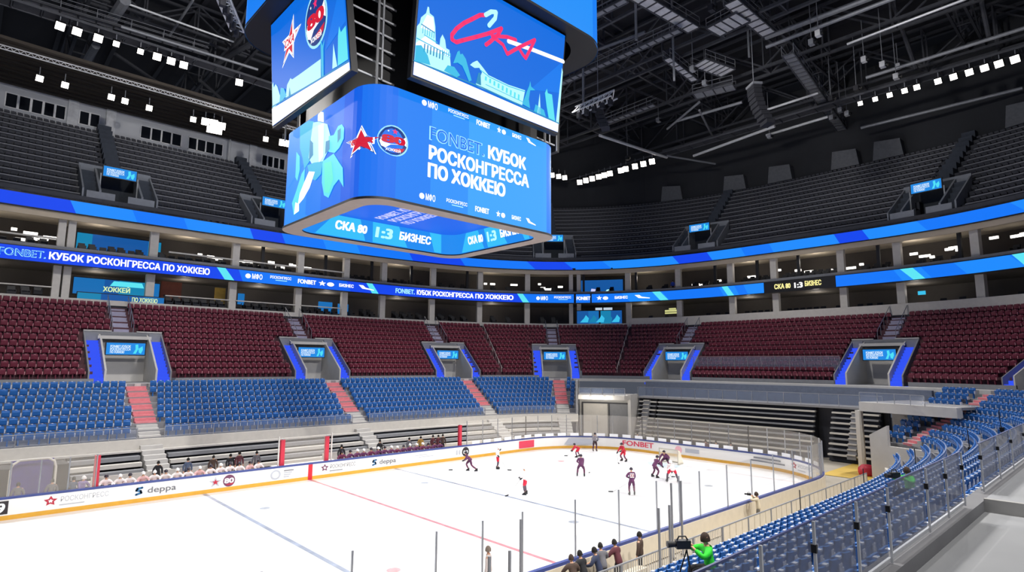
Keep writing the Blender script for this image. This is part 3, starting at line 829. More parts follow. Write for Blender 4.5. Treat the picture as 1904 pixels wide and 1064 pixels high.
front_rail(-8.1, 8, [-8.08, -6.6, -5.2, -3.6, -2, 0, 2, 4, 6, 8], 6.58, 'glass railing on the raised platform at the right edge')
# tall dark screen behind the second railing
# ------------------------------------------------------------------ crowd barrier behind the near boards
def fence(x0, x1, y, label, cloth=False):
    r = empty('picket_fence', (x0, y, 0)); tag(r, label, 'fence')
    def add(m, n): o = m.obj(n); o.parent = r; o.matrix_parent_inverse = Matrix.Translation((-x0, -y, 0))
    t = MB(); t.bar((x0, y, 1.08), (x1, y, 1.08), .05, .05, GREYP); t.bar((x0, y, .15), (x1, y, .15), .05, .05, GREYP)
    for x in (x0, x1): t.bar((x, y, 0), (x, y, 1.1), .06, .06, GREYP)
    add(t, 'frame')
    t = MB(); n = int((x1-x0)/.14)
    if cloth:
        for k in range(4): a = x0+(x1-x0)*(k+.06)/4; t.box(a, x0+(x1-x0)*(k+.94)/4, y-.015, y+.015, .1, 1.06, CREAM)
        n = 0
    for i in range(1, n): x = x0+(x1-x0)*i/n; t.bar((x, y, .15), (x, y, 1.08), .025, .025, PALEP)
    add(t, 'picket_infill')
for i in range(14):
    x = -8.4+2.55*i
    w = ('leftmost visible panel', 'second panel', 'third panel', 'fourth panel', 'fifth panel', 'sixth panel', 'seventh panel', 'eighth panel', 'ninth panel', 'tenth panel', 'eleventh panel', 'twelfth panel', 'thirteenth panel', 'panel nearest the far corner')[i]
    fence(x, x+2.5, -14.9, ('cream cloth crowd barrier' if i > 5 else 'grey picket crowd barrier')+' behind the near boards, %s' % w, i > 5)
# ------------------------------------------------------------------ hanging scoreboard
SBLUE = [emi('led_blue_a', '#1674f2', 1.), emi('led_blue_b', '#1c82f6', 1.), emi('led_blue_c', '#2a93fb', 1.), emi('led_blue_d', '#3aa6ff', 1.), emi('led_blue_deep', '#0f62e8', 1.)]
LEDD = emi('led_panel_blue', '#0a6ee2', 1.); LEDD2 = emi('led_panel_blue_right', '#0f7cf0', 1.)
WH = emi('led_white', '#ffffff', 1.25); CY = emi('led_cyan', '#5fe6f5', 1.); CY2 = emi('led_cyan_mid', '#3cc0ea', 1.); CY3 = emi('led_cyan_pale', '#b8f7fb', 1.1); TEAL = emi('led_teal', '#2a8fc4', 1.)
PKR = emi('led_pink_red', '#f0306e', 1.1); RD = emi('led_red', '#d8203c', 1.); NAVY = emi('led_navy', '#173a86', 1.); LAV = emi('led_lavender', '#c3c6ff', 1.1); OUT = emi('led_outline', '#a8efff', 1.)
SB = empty('scoreboard', (0, 0, 16.05)); tag(SB, 'huge hanging video scoreboard with blue screens above centre ice', 'scoreboard')
INV = Matrix.Translation((0, 0, -16.05))
def sbp(m, name, parent=None, smooth=False):
    o = m.obj(name, None, smooth); o.parent = parent or SB
    if parent is None: o.matrix_parent_inverse = INV
    return o
def rrect(a, b, r, n=10, a0=225):
    P = []
    for cx, cy, t0, t1 in ((-a+r, -b+r, 225, 270), (a-r, -b+r, 270, 360), (a-r, b-r, 360, 450), (-a+r, b-r, 450, 540), (-a+r, -b+r, 540, 585)):
        k = n if t1-t0 > 50 else n//2
        for i in range(k+1):
            t = math.radians(t0+(t1-t0)*i/k); P.append((cx+r*math.cos(t), cy+r*math.sin(t)))
    return np.array(P)
def loop_tools(P):
    L_ = np.r_[0, np.cumsum(np.linalg.norm(np.diff(P, axis=0), axis=1))]
    def fn(u, z, off=0.):
        u = u % L_[-1]; x, y = np.interp(u, L_, P[:, 0]), np.interp(u, L_, P[:, 1])
        if off:
            i = min(len(P)-2, max(0, int(np.searchsorted(L_, u, 'right')-1))); k = i
            while np.linalg.norm(P[k+1]-P[k]) < 1e-6 and k < len(P)-2: k += 1
            d = P[k+1]-P[k]; d = d/(np.linalg.norm(d)+1e-9); x += d[1]*off; y -= d[0]*off
        return np.array((x, y, z))
    return fn, L_[-1], L_
WZ, WH_ = 16.05, 5.65
WP = rrect(6.6, 5.3, 1.5, 24)
wfn, WTOT, WL = loop_tools(WP)
def ring(mb, P, z0, z1, m, inward=False):
    n = len(P)-1
    for i in range(n):
        if np.linalg.norm(P[i+1]-P[i]) < 1e-6: continue
        q = [(P[i][0], P[i][1], z0), (P[i+1][0], P[i+1][1], z0), (P[i+1][0], P[i+1][1], z1), (P[i][0], P[i][1], z1)]
        mb.poly(q if not inward else q[::-1], m(i) if callable(m) else m)
def ringflat(mb, P0, P1, z0, z1, m):
    for i in range(len(P0)-1):
        if np.linalg.norm(P0[i+1]-P0[i]) < 1e-6 and np.linalg.norm(P1[i+1]-P1[i]) < 1e-6: continue
        mb.poly([(*P0[i], z0), (*P0[i+1], z0), (*P1[i+1], z1), (*P1[i], z1)], m)
# wrap screen : broad vertical bands of blue
w = MB()
US = [-22.5, -8.9, -6.2, -4.4, -2.2, -.6, 1.2, 3.2, 5.6, 8.2, 11.6, 22.5]; BM = [SBLUE[1], SBLUE[2], SBLUE[1], SBLUE[0], SBLUE[4], SBLUE[0], SBLUE[1], SBLUE[2], SBLUE[3], SBLUE[3], SBLUE[1]]
for a, b, m in zip(US[:-1], US[1:], BM):
    n = max(2, int((b-a)/.3))
    for i in range(n):
        p0, p1 = a+(b-a)*i/n, a+(b-a)*(i+1)/n
        w.poly([wfn(p0, WZ+.05), wfn(p1, WZ+.05), wfn(p1, WZ+WH_), wfn(p0, WZ+WH_)], m)
WRAP = sbp(w, 'led_wrap')
F = lambda off: (lambda u, v: wfn(u, WZ+v, off))
# diagonal shapes of the artwork
g = MB()
for pts in ([(-8.9, 5.6), (-7.2, 5.6), (-6.0, 3.6), (-8.9, 2.2)], [(-8.9, 1.4), (-5.8, .1), (-8.9, .1)]): put_poly(g, pts, SBLUE[2], F(.01))
sbp(g, 'background_facet', WRAP)
# goaltender drawing in flat cyan facets
g = MB()
GREENC = emi('led_cyan_green', '#64f0dc', 1.)
put_fill(g, [(-7.5, 5.6), (-6.4, 5.6), (-5.7, 5.35), (-5.5, 4.6), (-5.9, 3.2), (-6.6, 2.9), (-6.9, 3.6), (-7.35, 4.3)], CY2, F(.02))     # blocker arm
put_fill(g, [(-7.8, 4.2), (-7.3, 3.8), (-7.2, 3.0), (-7.45, 2.4), (-7.75, 2.7)], CY, F(.02))
put_fill(g, [(-5.75, 5.3), (-5.1, 5.15), (-4.4, 4.85), (-4.0, 4.67), (-3.6, 3.97), (-3.75, 3.2), (-4.3, 2.75), (-5.6, 2.9), (-6.1, 3.4), (-5.9, 4.6)], CY3, F(.025))   # chest
put_fill(g, [(-3.75, 3.95), (-3.2, 3.85), (-2.74, 4.19), (-2.35, 4.17), (-2.08, 3.9), (-2.08, 3.34), (-2.5, 2.99), (-3.0, 2.85), (-3.7, 3.1)], CY, F(.03))   # catching glove
put_fill(g, [(-2.75, 3.95), (-2.42, 3.98), (-2.4, 3.45), (-2.7, 3.3)], TEAL, F(.04)); put_fill(g, [(-4.05, 3.75), (-3.6, 3.7), (-3.55, 3.2), (-4.05, 3.05)], TEAL, F(.04))
put_fill(g, [(-5.15, 5.2), (-5.17, 5.55), (-4.84, 5.62), (-4.5, 5.48), (-4.4, 4.9)], WH, F(.04)); put_fill(g, [(-5.05, 4.9), (-4.4, 4.85), (-4.3, 3.0), (-4.75, 2.8)], WH, F(.035))   # mask and sweater front
put_fill(g, [(-6.0, 4.4), (-5.6, 4.1), (-5.5, 3.4), (-6.0, 3.2)], TEAL, F(.04))
put_fill(g, [(-6.2, 3.0), (-5.4, 2.95), (-4.3, 2.75), (-4.45, 2.1), (-5.1, 1.9), (-5.8, 2.2)], CY2, F(.03))   # pants
put_fill(g, [(-4.35, 2.75), (-3.1, 2.85), (-2.45, 2.22), (-2.04, 1.84), (-1.87, .82), (-2.4, 1.35), (-2.92, 1.14), (-3.45, .62), (-3.97, .86), (-4.3, 1.6)], CY, F(.028)); put_fill(g, [(-4.1, 2.6), (-3.3, 2.5), (-3.0, 1.5), (-3.4, .85), (-3.9, 1.0)], GREENC, F(.036))   # leg pad
put_fill(g, [(-5.95, 2.6), (-5.2, 2.4), (-5.75, 1.65), (-6.45, 1.2), (-7.2, .95), (-7.0, 1.6), (-6.5, 2.1)], WH, F(.032)); put_fill(g, [(-6.5, 2.1), (-7.0, 1.6), (-7.2, .95), (-6.95, .6), (-7.65, .5), (-8.0, 1.25), (-7.5, 1.85), (-6.9, 2.7), (-6.5, 2.9)], CY, F(.03))   # other pad
put_fill(g, [(-7.5, 1.2), (-7.0, 1.0), (-6.95, .6), (-7.6, .52)], WH, F(.04))
sbp(g, 'goaltender_graphic', WRAP)
def emblem_star(parent, fn, cx, cy, rx, ry, lean=0.):
    s = MB(); f2 = lambda o: (lambda u, v: fn(u+lean*(v-cy), v, o))
    put_fill(s, star_pts(cx, cy, rx, ry, .40), WH, f2(.02)); put_fill(s, star_pts(cx, cy, rx*.90, ry*.90, .36), NAVY, f2(.03)); put_fill(s, star_pts(cx, cy, rx*.82, ry*.82, .40), WH, f2(.04)); put_fill(s, star_pts(cx, cy, rx*.72, ry*.72, .38), RD, f2(.05))
    put_poly(s, [(cx-rx*.52, cy-ry*.20), (cx+rx*.52, cy-ry*.20), (cx+rx*.52, cy+ry*.20), (cx-rx*.52, cy+ry*.20)], WH, f2(.06))
    put_text(s, 'СКА', RD, f2(.07), cx-rx*.46, cy-ry*.14, cx+rx*.46, ry*.28, .06)
    return sbp(s, 'star_emblem', parent)
def emblem_round(parent, fn, cx, cy, rx, ry):
    s = MB(); f2 = lambda o: (lambda u, v: fn(u, v, o))
    put_fill(s, ell_pts(cx, cy, rx, ry), OUT, f2(.02)); put_fill(s, ell_pts(cx, cy, rx*.9, ry*.9), NAVY, f2(.03))
    q = [(-.86, -.15), (-.75, .05), (.6, .25), (.80, .42), (.88, .1), (.86, -.2), (.7, -.1), (-.2, -.3), (-.5, -.55), (-.75, -.45)]
    put_fill(s, [(cx+a*rx, cy+b*ry) for a, b in q], WH, f2(.04))
    put_text(s, '80', RD, f2(.05), cx-rx*.68, cy-ry*.18, cx+rx*.70, ry*.46, .07)
    put_poly(s, [(cx-rx*.1, cy-ry*.55), (cx+rx*.75, cy-ry*.35), (cx+rx*.6, cy-ry*.6), (cx+rx*.1, cy-ry*.75)], RD, f2(.04))
    put_text(s, 'ХОККЕЙ', WH, f2(.05), cx-rx*.5, cy-ry*.72, cx+rx*.45, ry*.16, .04)
    put_fill(s, star_pts(cx+rx*.05, cy+ry*.58, rx*.2, ry*.2), PKR, f2(.05)); put_fill(s, star_pts(cx-rx*.36, cy+ry*.56, rx*.07, ry*.07), WH, f2(.05))
    return sbp(s, 'round_emblem', parent)
W2 = lambda u, v, o: wfn(u, WZ+v, o)
emblem_star(WRAP, W2, -.55, 2.80, 1.32, .82)
emblem_round(WRAP, W2, 1.03, 2.93, .80, .76)
t = MB()
put_text(t, 'FONBET.', OUT, F(.02), 3.08, 3.56, 6.66, .68, .055); put_text(t, 'FONBET.', SBLUE[0], F(.03), 3.12, 3.58, 6.62, .64, .0)
put_text(t, 'КУБОК', WH, F(.02), 6.98, 3.56, 9.8, .66, .07)
put_text(t, 'РОСКОНГРЕССА', WH, F(.02), 3.08, 2.55, 10.05, .66, .06)
put_text(t, 'ПО ХОККЕЮ', WH, F(.02), 3.05, 1.62, 8.2, .66, .07)
sbp(t, 'lettering', WRAP)
def logos(parent, fn, us, v, h, mats=(WH,), name='sponsor_logo'):
    for i, (a, b) in enumerate(us):
        s = MB(); m = WH; f2 = lambda u, q: fn(u, v+q, .02)
        if i == 0:
            put_fill(s, ell_pts(a+.12*(b-a)*1.3, .5*h, .16*(b-a), .45*h, 14), m, f2); put_text(s, 'МФО', m, f2, a+.4*(b-a), .05*h, b, h*.9, .03)
        elif i == 1:
            put_text(s, 'РОСКОНГРЕСС', m, f2, a, .5*h, b, h*.5, .03); put_poly(s, [(a+.25*(b-a), .15*h), (a+.8*(b-a), .15*h), (a+.8*(b-a), .28*h), (a+.25*(b-a), .28*h)], CY3, f2)
        elif i == 2: put_text(s, 'FONBET', m, f2, a, .1*h, b, h*.8, .06)
        elif i == 3:
            put_fill(s, star_pts(a+.2*(b-a), .5*h, .26*(b-a), .6*h), m, f2); put_fill(s, ell_pts(a+.75*(b-a), .45*h, .24*(b-a), .42*h, 14), m, f2)
        elif i == 4: put_text(s, 'БИЗНЕС', m, f2, a, .2*h, b, h*.6, .05)
        else: put_fill(s, [(a, .95*h), (a+.25*(b-a), .2*h), (b, .0), (b, .16*h), (a+.45*(b-a), .5*h), (a+.3*(b-a), .95*h)], m, f2)
        sbp(s, name, parent) if parent.name.startswith('led_wrap') else s.obj(name, parent)
LG = [(2.55, 3.5), (4.2, 5.55), (6.1, 7.05), (7.6, 8.25), (8.75, 9.45), (9.85, 10.65)]
logos(WRAP, W2, LG, 5.2, .34); logos(WRAP, W2, LG, .38, .34)
# grey rim, inner ring of slanted screens, ceiling screen inside
RO, RI = rrect(6.66, 5.36, 1.52, 24), rrect(5.75, 4.45, 1.15, 24); RT = rrect(5.45, 4.15, 1.1, 24)
m = MB(); RIMM = mat('rim_taupe', '#8d7f78', .6, var=.05)
ringflat(m, RI, RO, WZ-.02, WZ-.02, RIMM); ring(m, RO, WZ-.02, WZ+.1, BLACK); ring(m, RI, WZ-.02, WZ+.06, BLACK, True); sbp(m, 'bottom_rim')
m = MB(); TOP = WZ+1.4
ins = [emi('inner_led_a', '#1f8cf2', 1.), emi('inner_led_b', '#37c0fb', 1.)]
for i in range(len(RI)-1):
    if np.linalg.norm(RI[i+1]-RI[i]) < 1e-6: continue
    m.poly([(*RI[i+1], WZ+.06), (*RI[i], WZ+.06), (*RT[i], TOP), (*RT[i+1], TOP)], ins[0])
IN = sbp(m, 'inner_screen_ring')
def inner(side):
    """inside face as seen from the ice: side 'far' (+Y) or 'right' (+X); u left to right, v up 0..1.3"""
    def fn(u, v, off=.02):
        k = v/1.34
        if side == 'far': return np.array((u, 4.45-.3*k-off, WZ+.06+v))
        return np.array((5.75-.3*k-off, -u, WZ+.06+v))
    return fn
for sd, u0, u1 in (('far', -4.4, 4.4), ('right', -3.2, 3.2)):
    t = MB(); fn = inner(sd); wd = u1-u0
    for a, b, c, d in ((-.02, .30, .36, .10), (.42, .62, .72, .40), (.97, 1.05, 1.05, .90)): put_poly(t, [(u0+wd*a, .05), (u0+wd*c, .05), (u0+wd*b, 1.3), (u0+wd*d, 1.3)], ins[1], lambda u, v: fn(u, v, .01))
    put_text(t, 'СКА 80', WH, fn, u0+wd*.12, .5, u0+wd*.36, .46, .07)
    put_text(t, '1:3', CY3, fn, u0+wd*.44, .42, u0+wd*.57, .6, .07); put_text(t, 'БИЗНЕС', WH, fn, u0+wd*.64, .5, u0+wd*.92, .46, .07); sbp(t, 'score_lettering', IN)
m = MB(); m.poly([(*q, TOP-.02) for q in RT[:-1]][::-1], SBLUE[4]); CE = sbp(m, 'ceiling_screen')
t = MB(); cf = lambda u, v: np.array((-v, 3.1-u, TOP-.05))
for i, (tx, wd) in enumerate((('FONBET. КУБОК', 4.6), ('РОСКОНГРЕССА', 4.6), ('ПО ХОККЕЮ', 3.6))): put_text(t, tx, LAV, cf, 0, .75-.95*i, wd, .62, .06)
sbp(t, 'ceiling_lettering', CE)
TRL_ = mat('truss_grey', '#9a9da4', .5, .2, var=.1)
# top of the lower unit
m = MB(); m.poly([(*q, WZ+WH_) for q in WP[:-1]], BLACK); m.box(-5.6, 5.6, -4.2, 4.2, WZ+WH_, WZ+12, BLACK); sbp(m, 'core_frame')
m = MB()
for x, y in ((-5.9, -4.6), (5.9, -4.6), (-5.9, 4.6), (5.9, 4.6)): m.tube([(x, y, WZ+WH_), (x, y, 29)], .07, GREYP, 8)
for x, y in ((-6.5, 4.9), (6.3, -5.2)): m.tube([(x, y, WZ+WH_-.2), (x, y, 23)], .05, GREYP, 6)
sbp(m, 'hanger_rod')
for sx, sy in ((-1, -1), (1, -1)):
    m = MB()
    x, y = sx*5.9, sy*4.9
    for k in range(7):
        z = 22.6+.8*k; m.bar((x-1.0*-sx*.0-1.1, y+.9, z), (x+1.1, y+.5, z-.35), .05, .09, TRL_)
    m.tube([(x+.1, y, 22.0), (x+.1, y, 28)], .05, TRL_, 6); sbp(m, 'corner_lattice')
# four flat side screens, leaning out at the top
def pY(p, q, sgn=-1, off=0.):
    w_ = 5+.05*q; return np.array(((-w_+2*w_*p)*-sgn, sgn*(6.4+.6*q+off), 22+5.85*q))
def pX(p, q, sgn=-1, off=0.):
    w_ = 4.3-.25*q; return np.array((sgn*(7.45+.55*q+off), (w_-2*w_*p)*-sgn, 22+5.9*q))
def screen(fn, p0, p1, name, mats):
    h = MB(); c = [fn(p0-.01, -.02, -.35), fn(p1+.01, -.02, -.35), fn(p1+.01, -.02, -.02), fn(p0-.01, -.02, -.02), fn(p0-.01, 1.02, -.35), fn(p1+.01, 1.02, -.35), fn(p1+.01, 1.02, -.02), fn(p0-.01, 1.02, -.02)]
    h.hexa(c, BLACK); ho = sbp(h, name)
    s = MB(); n = 6
    for i in range(n): s.poly([fn(p0+(p1-p0)*i/n, 0, 0), fn(p0+(p1-p0)*(i+1)/n, 0, 0), fn(p0+(p1-p0)*(i+1)/n, 1, 0), fn(p0+(p1-p0)*i/n, 1, 0)], mats[0])
    o = s.obj('video_image', ho); return ho, o
def off(fn, o, sgn=-1): return lambda p, q: fn(p, q, sgn, o)
h1, v1 = screen(lambda p, q, o: pY(p, q, -1, o), 0, 1.01, 'side_screen', (LEDD,))
h2, v2 = screen(lambda p, q, o: pX(p, q, -1, o), -.01, 1.07, 'side_screen', (LEDD,))
h3, v3 = screen(lambda p, q, o: pY(p, q, 1, o), 0, 1, 'side_screen', (LEDD,))
h4, v4 = screen(lambda p, q, o: pX(p, q, 1, o), 0, 1, 'side_screen', (LEDD,))
# picture on the screen facing the camera: city skyline and the signature in red
def skyline(ho, fn, mir=False):
    g = MB(); f1, f2, f3, f4 = off(fn, .015), off(fn, .03), off(fn, .045), off(fn, .06)
    put_poly(g, [(.0, 0), (1.01, 0), (1.01, .085), (.0, .11)], WH, f2)
    put_fill(g, [(0, .11), (0, .40), (.013, .435), (.018, .486), (.044, .54), (.05, .60), (.058, .60), (.064, .554), (.089, .542), (.102, .466), (.112, .33), (.135, .331), (.136, .386), (.147, .43), (.165, .394), (.175, .33), (.195, .327), (.211, .196), (.24, .12)], CY3, f2)
    put_fill(g, [(.02, .40), (.05, .53), (.085, .53), (.10, .41)], WH, f3); put_fill(g, [(.0, .26), (.05, .35), (.19, .30), (.205, .27), (.0, .24)], WH, f3)
    for i in range(7): put_poly(g, [(.045+.018*i, .215), (.052+.018*i, .215), (.052+.018*i, .285), (.045+.018*i, .285)], TEAL, f4)
    for i in range(6): put_poly(g, [(.03+.013*i, .36), (.034+.013*i, .36), (.034+.013*i, .42), (.03+.013*i, .42)], CY2, f4)
    put_poly(g, [(.02, .425), (.10, .405), (.10, .415), (.02, .435)], TEAL, f4); put_poly(g, [(.0, .295), (.205, .275), (.205, .283), (.0, .305)], CY2, f4); put_poly(g, [(.04, .35), (.12, .335), (.12, .343), (.04, .358)], CY2, f4)
    for i in range(9): put_poly(g, [(.43+.03*i, .20-.006*i), (.443+.03*i, .198-.006*i), (.443+.03*i, .235-.004*i), (.43+.03*i, .237-.004*i)], CY, f4)
    put_stroke(g, [(.40, .27), (.46, .245), (.60, .238), (.72, .255)], .008, CY2, f4); put_stroke(g, [(.44, .165), (.71, .15)], .006, CY2, f4)
    for i in range(5): put_poly(g, [(.15+.012*i, .26), (.155+.012*i, .26), (.155+.012*i, .30), (.15+.012*i, .30)], CY2, f4)
    put_fill(g, [(0, .11), (0, .24), (.03, .26), (.07, .2), (.09, .13)], CY2, f4); put_fill(g, [(.17, .13), (.19, .19), (.23, .2), (.27, .15), (.25, .12)], CY2, f4)
    put_fill(g, [(.223, .227), (.243, .339), (.255, .36), (.262, .33), (.275, .345), (.299, .312), (.32, .24), (.346, .15), (.33, .13), (.309, .18), (.28, .24), (.25, .25)], CY2, f3)
    put_fill(g, [(.329, .279), (.345, .31), (.36, .33), (.373, .345), (.39, .33), (.422, .298), (.454, .262), (.596, .254), (.723, .271), (.71, .12), (.39, .12), (.375, .14), (.40, .21), (.41, .26), (.39, .29), (.36, .27)], CY3, f2)
    put_fill(g, [(.375, .14), (.385, .24), (.40, .25), (.41, .14)], TEAL, f3)
    put_fill(g, [(.71, .13), (.735, .264), (.75, .33), (.755, .38), (.765, .33), (.799, .313), (.76, .29), (.755, .2), (.77, .12)], CY2, f3)
    put_fill(g, [(.829, .1), (.836, .304), (.857, .1)], CY3, f3); put_fill(g, [(.80, .1), (.81, .18), (.88, .16), (.9, .1)], CY2, f3)
    put_fill(g, [(.877, .33), (.89, .38), (.90, .34), (.935, .345), (.978, .094), (.924, .096), (.90, .2)], CY, f3)
    put_fill(g, [(.985, .086), (1.0, .66), (1.01, .62), (1.01, .086)], CY3, f3)
    put_fill(g, [(.76, .3), (1.0, .72), (1.0, .4), (.9, .36)], LEDD2, f1); put_fill(g, [(.0, .62), (.0, 1), (.5, 1)], LEDD2, f1)
    put_stroke(g, [(.0, .112), (.42, .126), (1.01, .09)], .012, TEAL, f3)
    return g.obj('skyline_graphic', ho)
skyline(h1, pY)
g = MB(); f = off(pY, .07); f2 = off(pY, .085)
put_stroke(g, [(.40, .775), (.365, .75), (.315, .677), (.268, .61), (.225, .53), (.20, .46), (.203, .42), (.23, .415), (.264, .452), (.351, .542), (.432, .629), (.515, .732)], .036, PKR, f, 1.7)
put_stroke(g, [(.515, .732), (.495, .66), (.472, .616), (.445, .56), (.419, .516)], .036, PKR, f, 1.7)
put_stroke(g, [(.455, .62), (.559, .681), (.621, .695)], .034, PKR, f, 1.7); put_stroke(g, [(.462, .616), (.534, .591), (.562, .54), (.569, .526)], .034, PKR, f, 1.7)
put_stroke(g, [(.569, .526), (.656, .65), (.763, .789)], .034, PKR, f, 1.7); put_stroke(g, [(.763, .789), (.735, .68), (.705, .571)], .034, PKR, f, 1.7); put_stroke(g, [(.705, .571), (.682, .591), (.646, .637)], .035, PKR, f, 1.7)
put_stroke(g, [(.40, .775), (.435, .83), (.468, .85), (.465, .79), (.428, .698)], .04, CY3, f2, 1.7)
put_stroke(g, [(.572, .649), (.742, .684), (1.005, .725)], .04, WH, off(pY, .06), 1.7)
g.obj('signature_graphic', h1)
g = MB(); f1, f2, f3 = off(pX, .015), off(pX, .03), off(pX, .045)
put_poly(g, [(-.01, .0), (1.07, -.015), (1.07, .05), (-.01, .17)], WH, f2)
put_fill(g, [(0, .16), (.0, .40), (.02, .42), (.03, .36), (.06, .38), (.09, .34), (.136, .22), (.18, .19), (.22, .20)], CY3, f2)
put_fill(g, [(.22, .17), (.25, .28), (.305, .315), (.33, .29), (.438, .28), (.74, .26), (.73, .10)], CY3, f2); put_fill(g, [(.12, .16), (.15, .30), (.2, .27), (.24, .18)], CY2, f3); put_fill(g, [(.27, .15), (.29, .24), (.31, .14)], TEAL, f3)
put_fill(g, [(.74, .1), (.75, .44), (.77, .36), (.80, .40), (.78, .33), (.765, .1)], CY2, f2)
put_fill(g, [(.875, .1), (.905, .30), (.934, .09)], CY3, f2); put_fill(g, [(.94, .09), (.965, .33), (.985, .40), (1.0, .34), (1.06, .36), (1.06, .08)], CY, f2)
put_stroke(g, [(0, .185), (.73, .095), (1.06, .06)], .012, TEAL, f3); put_fill(g, [(.8, .3), (1.06, .8), (1.06, .4)], LEDD2, f1)
g.obj('skyline_graphic', h2)
PX2 = lambda u, v, o: pX(u, v, -1, o)
def reparent(o, p): o.parent = p; return o
emblem_star(h2, PX2, .32, .655, .16, .225, .28)
emblem_round(h2, PX2, .70, .63, .155, .245)
# upper ring of screens
UO, UI = rrect(9.0, 7.75, 2.7, 20), rrect(7.6, 6.5, 2.2, 20)
m = MB(); ring(m, UO, 28.05, 31.5, lambda i: SBLUE[2] if (i // 7) % 2 else SBLUE[1]); sbp(m, 'upper_led_ring')
m = MB(); ringflat(m, UI, UO, 28.0, 28.0, BLACK); ring(m, UI, 28, 31.5, BLACK, True); m.poly([(*q, 31.5) for q in UO[:-1]], BLACK); ring(m, rrect(9.03, 7.78, 2.7, 20), 27.95, 28.1, DGREY); sbp(m, 'upper_ring_frame')
m = MB()
for x, y in ((-5.5, -4.5), (5.5, -4.5), (-5.5, 4.5), (5.5, 4.5), (0, 0)): m.tube([(x, y, 31.5), (x, y, 46)], .06, GREYP, 6)
sbp(m, 'hoist_cable')
# ------------------------------------------------------------------ rink
RA, RB_, RR = 30.0, 13.4, 8.0
def rink_path(off=0.):
    a, b, r = RA+off, RB_+off, RR+off
    P = []
    # clockwise from the middle of the far side
    P.append((0, b))
    for cx, cy, t0 in ((a-r, b-r, 90), (a-r, -b+r, 0), (-a+r, -b+r, -90), (-a+r, b-r, -180)):
        for i in range(17):
            t = math.radians(t0-90*i/16); P.append((cx+r*math.cos(t), cy+r*math.sin(t)))
    P.append((0, b))
    return np.array(P)
RP = rink_path(); RL = np.r_[0, np.cumsum(np.linalg.norm(np.diff(RP, axis=0), axis=1))]; RT_ = RL[-1]
def rk(q, off, z):
    """q metres along the boards clockwise from the red line on the far side, off = inward positive"""
    q = q % RT_; i = min(len(RP)-2, max(0, int(np.searchsorted(RL, q, 'right')-1))); f = (q-RL[i])/(RL[i+1]-RL[i]+1e-9)
    p = RP[i]*(1-f)+RP[i+1]*f; d = RP[i+1]-RP[i]; d /= np.linalg.norm(d)+1e-9
    return np.array((p[0]+d[1]*off, p[1]-d[0]*off, z))
ICE = mat('ice', '#f6f8fb', .22, var=.012, scale=.35, spec=.35)
mb = MB(); mb.poly([(*q, 0.0) for q in RP[:-1]][::-1], ICE); ice = struct(mb.obj('floor_ice'))
BLINE = mat('ice_blue_line', '#929cae', .3, var=.25, scale=1.2); RLINE = mat('ice_red_line', '#c2848c', .3, var=.3, scale=1.2); DOT = mat('ice_dot', '#dc9aa0', .3, var=.2)
GDOT = mat('ice_grey_mark', '#a8b0bc', .3, var=.2)
def mark(name, pts, m): q = MB(); q.poly([(x, y, .006) for x, y in pts], m); return q.obj(name, ice)
for x, m, n in ((-7.1, BLINE, 'blue_line'), (7.1, BLINE, 'blue_line'), (0, RLINE, 'centre_line')): mark(n, [(x-.12, -13.35), (x+.12, -13.35), (x+.12, 13.35), (x-.12, 13.35)], m)
for x in (26, -26): mark('goal_line', [(x-.025, -12.5), (x+.025, -12.5), (x+.025, 12.5), (x-.025, 12.5)], RLINE)
for x, y, m in ((-5.6, 7, GDOT), (-5.6, -7, DOT), (5.6, 7, GDOT), (5.6, -7, GDOT), (20, 7, DOT), (20, -7, GDOT)): mark('faceoff_spot', ell_pts(x, y, .3, .3, 16), m)
mark('goal_crease', [(26, -1.8)]+[(26-1.8*math.sin(t), -1.8*math.cos(t)) for t in np.linspace(0, PI, 14)]+[(26, 1.8)], mat('ice_crease', '#cfe3f2', .3, var=.05))

BD = empty('dasher_boards', (0, 0, 0)); tag(BD, 'white rink boards with yellow kick plate, blue cap and clear glass around the ice', 'rink boards')
def strip(mb, o0, o1, z0, z1, m, q0=0, q1=None):
    q1 = RT_ if q1 is None else q1
    Q = sorted(set([q0, q1]+[x for x in RL if q0 < x < q1])); 
    for a, b in zip(Q[:-1], Q[1:]):
        if b-a < 1e-4: continue
        e = 1e-4
        c = [rk(a+e, o1, z0), rk(b-e, o1, z0), rk(b-e, o0, z0), rk(a+e, o0, z0), rk(a+e, o1, z1), rk(b-e, o1, z1), rk(b-e, o0, z1), rk(a+e, o0, z1)]
        mb.hexa(c, m)
m = MB(); strip(m, -.12, .0, .0, .24, YELLOW); m.obj('kick_plate', BD)
m = MB(); strip(m, -.12, -.01, .24, 1.08, WHITEP); BF = m.obj('board_face', BD)
m = MB(); strip(m, -.15, .02, 1.08, 1.2, CAPBLUE); m.obj('cap_rail', BD)
m = MB(); strip(m, -.18, -.12, .0, 1.08, CREAM); m.obj('board_back', BD)
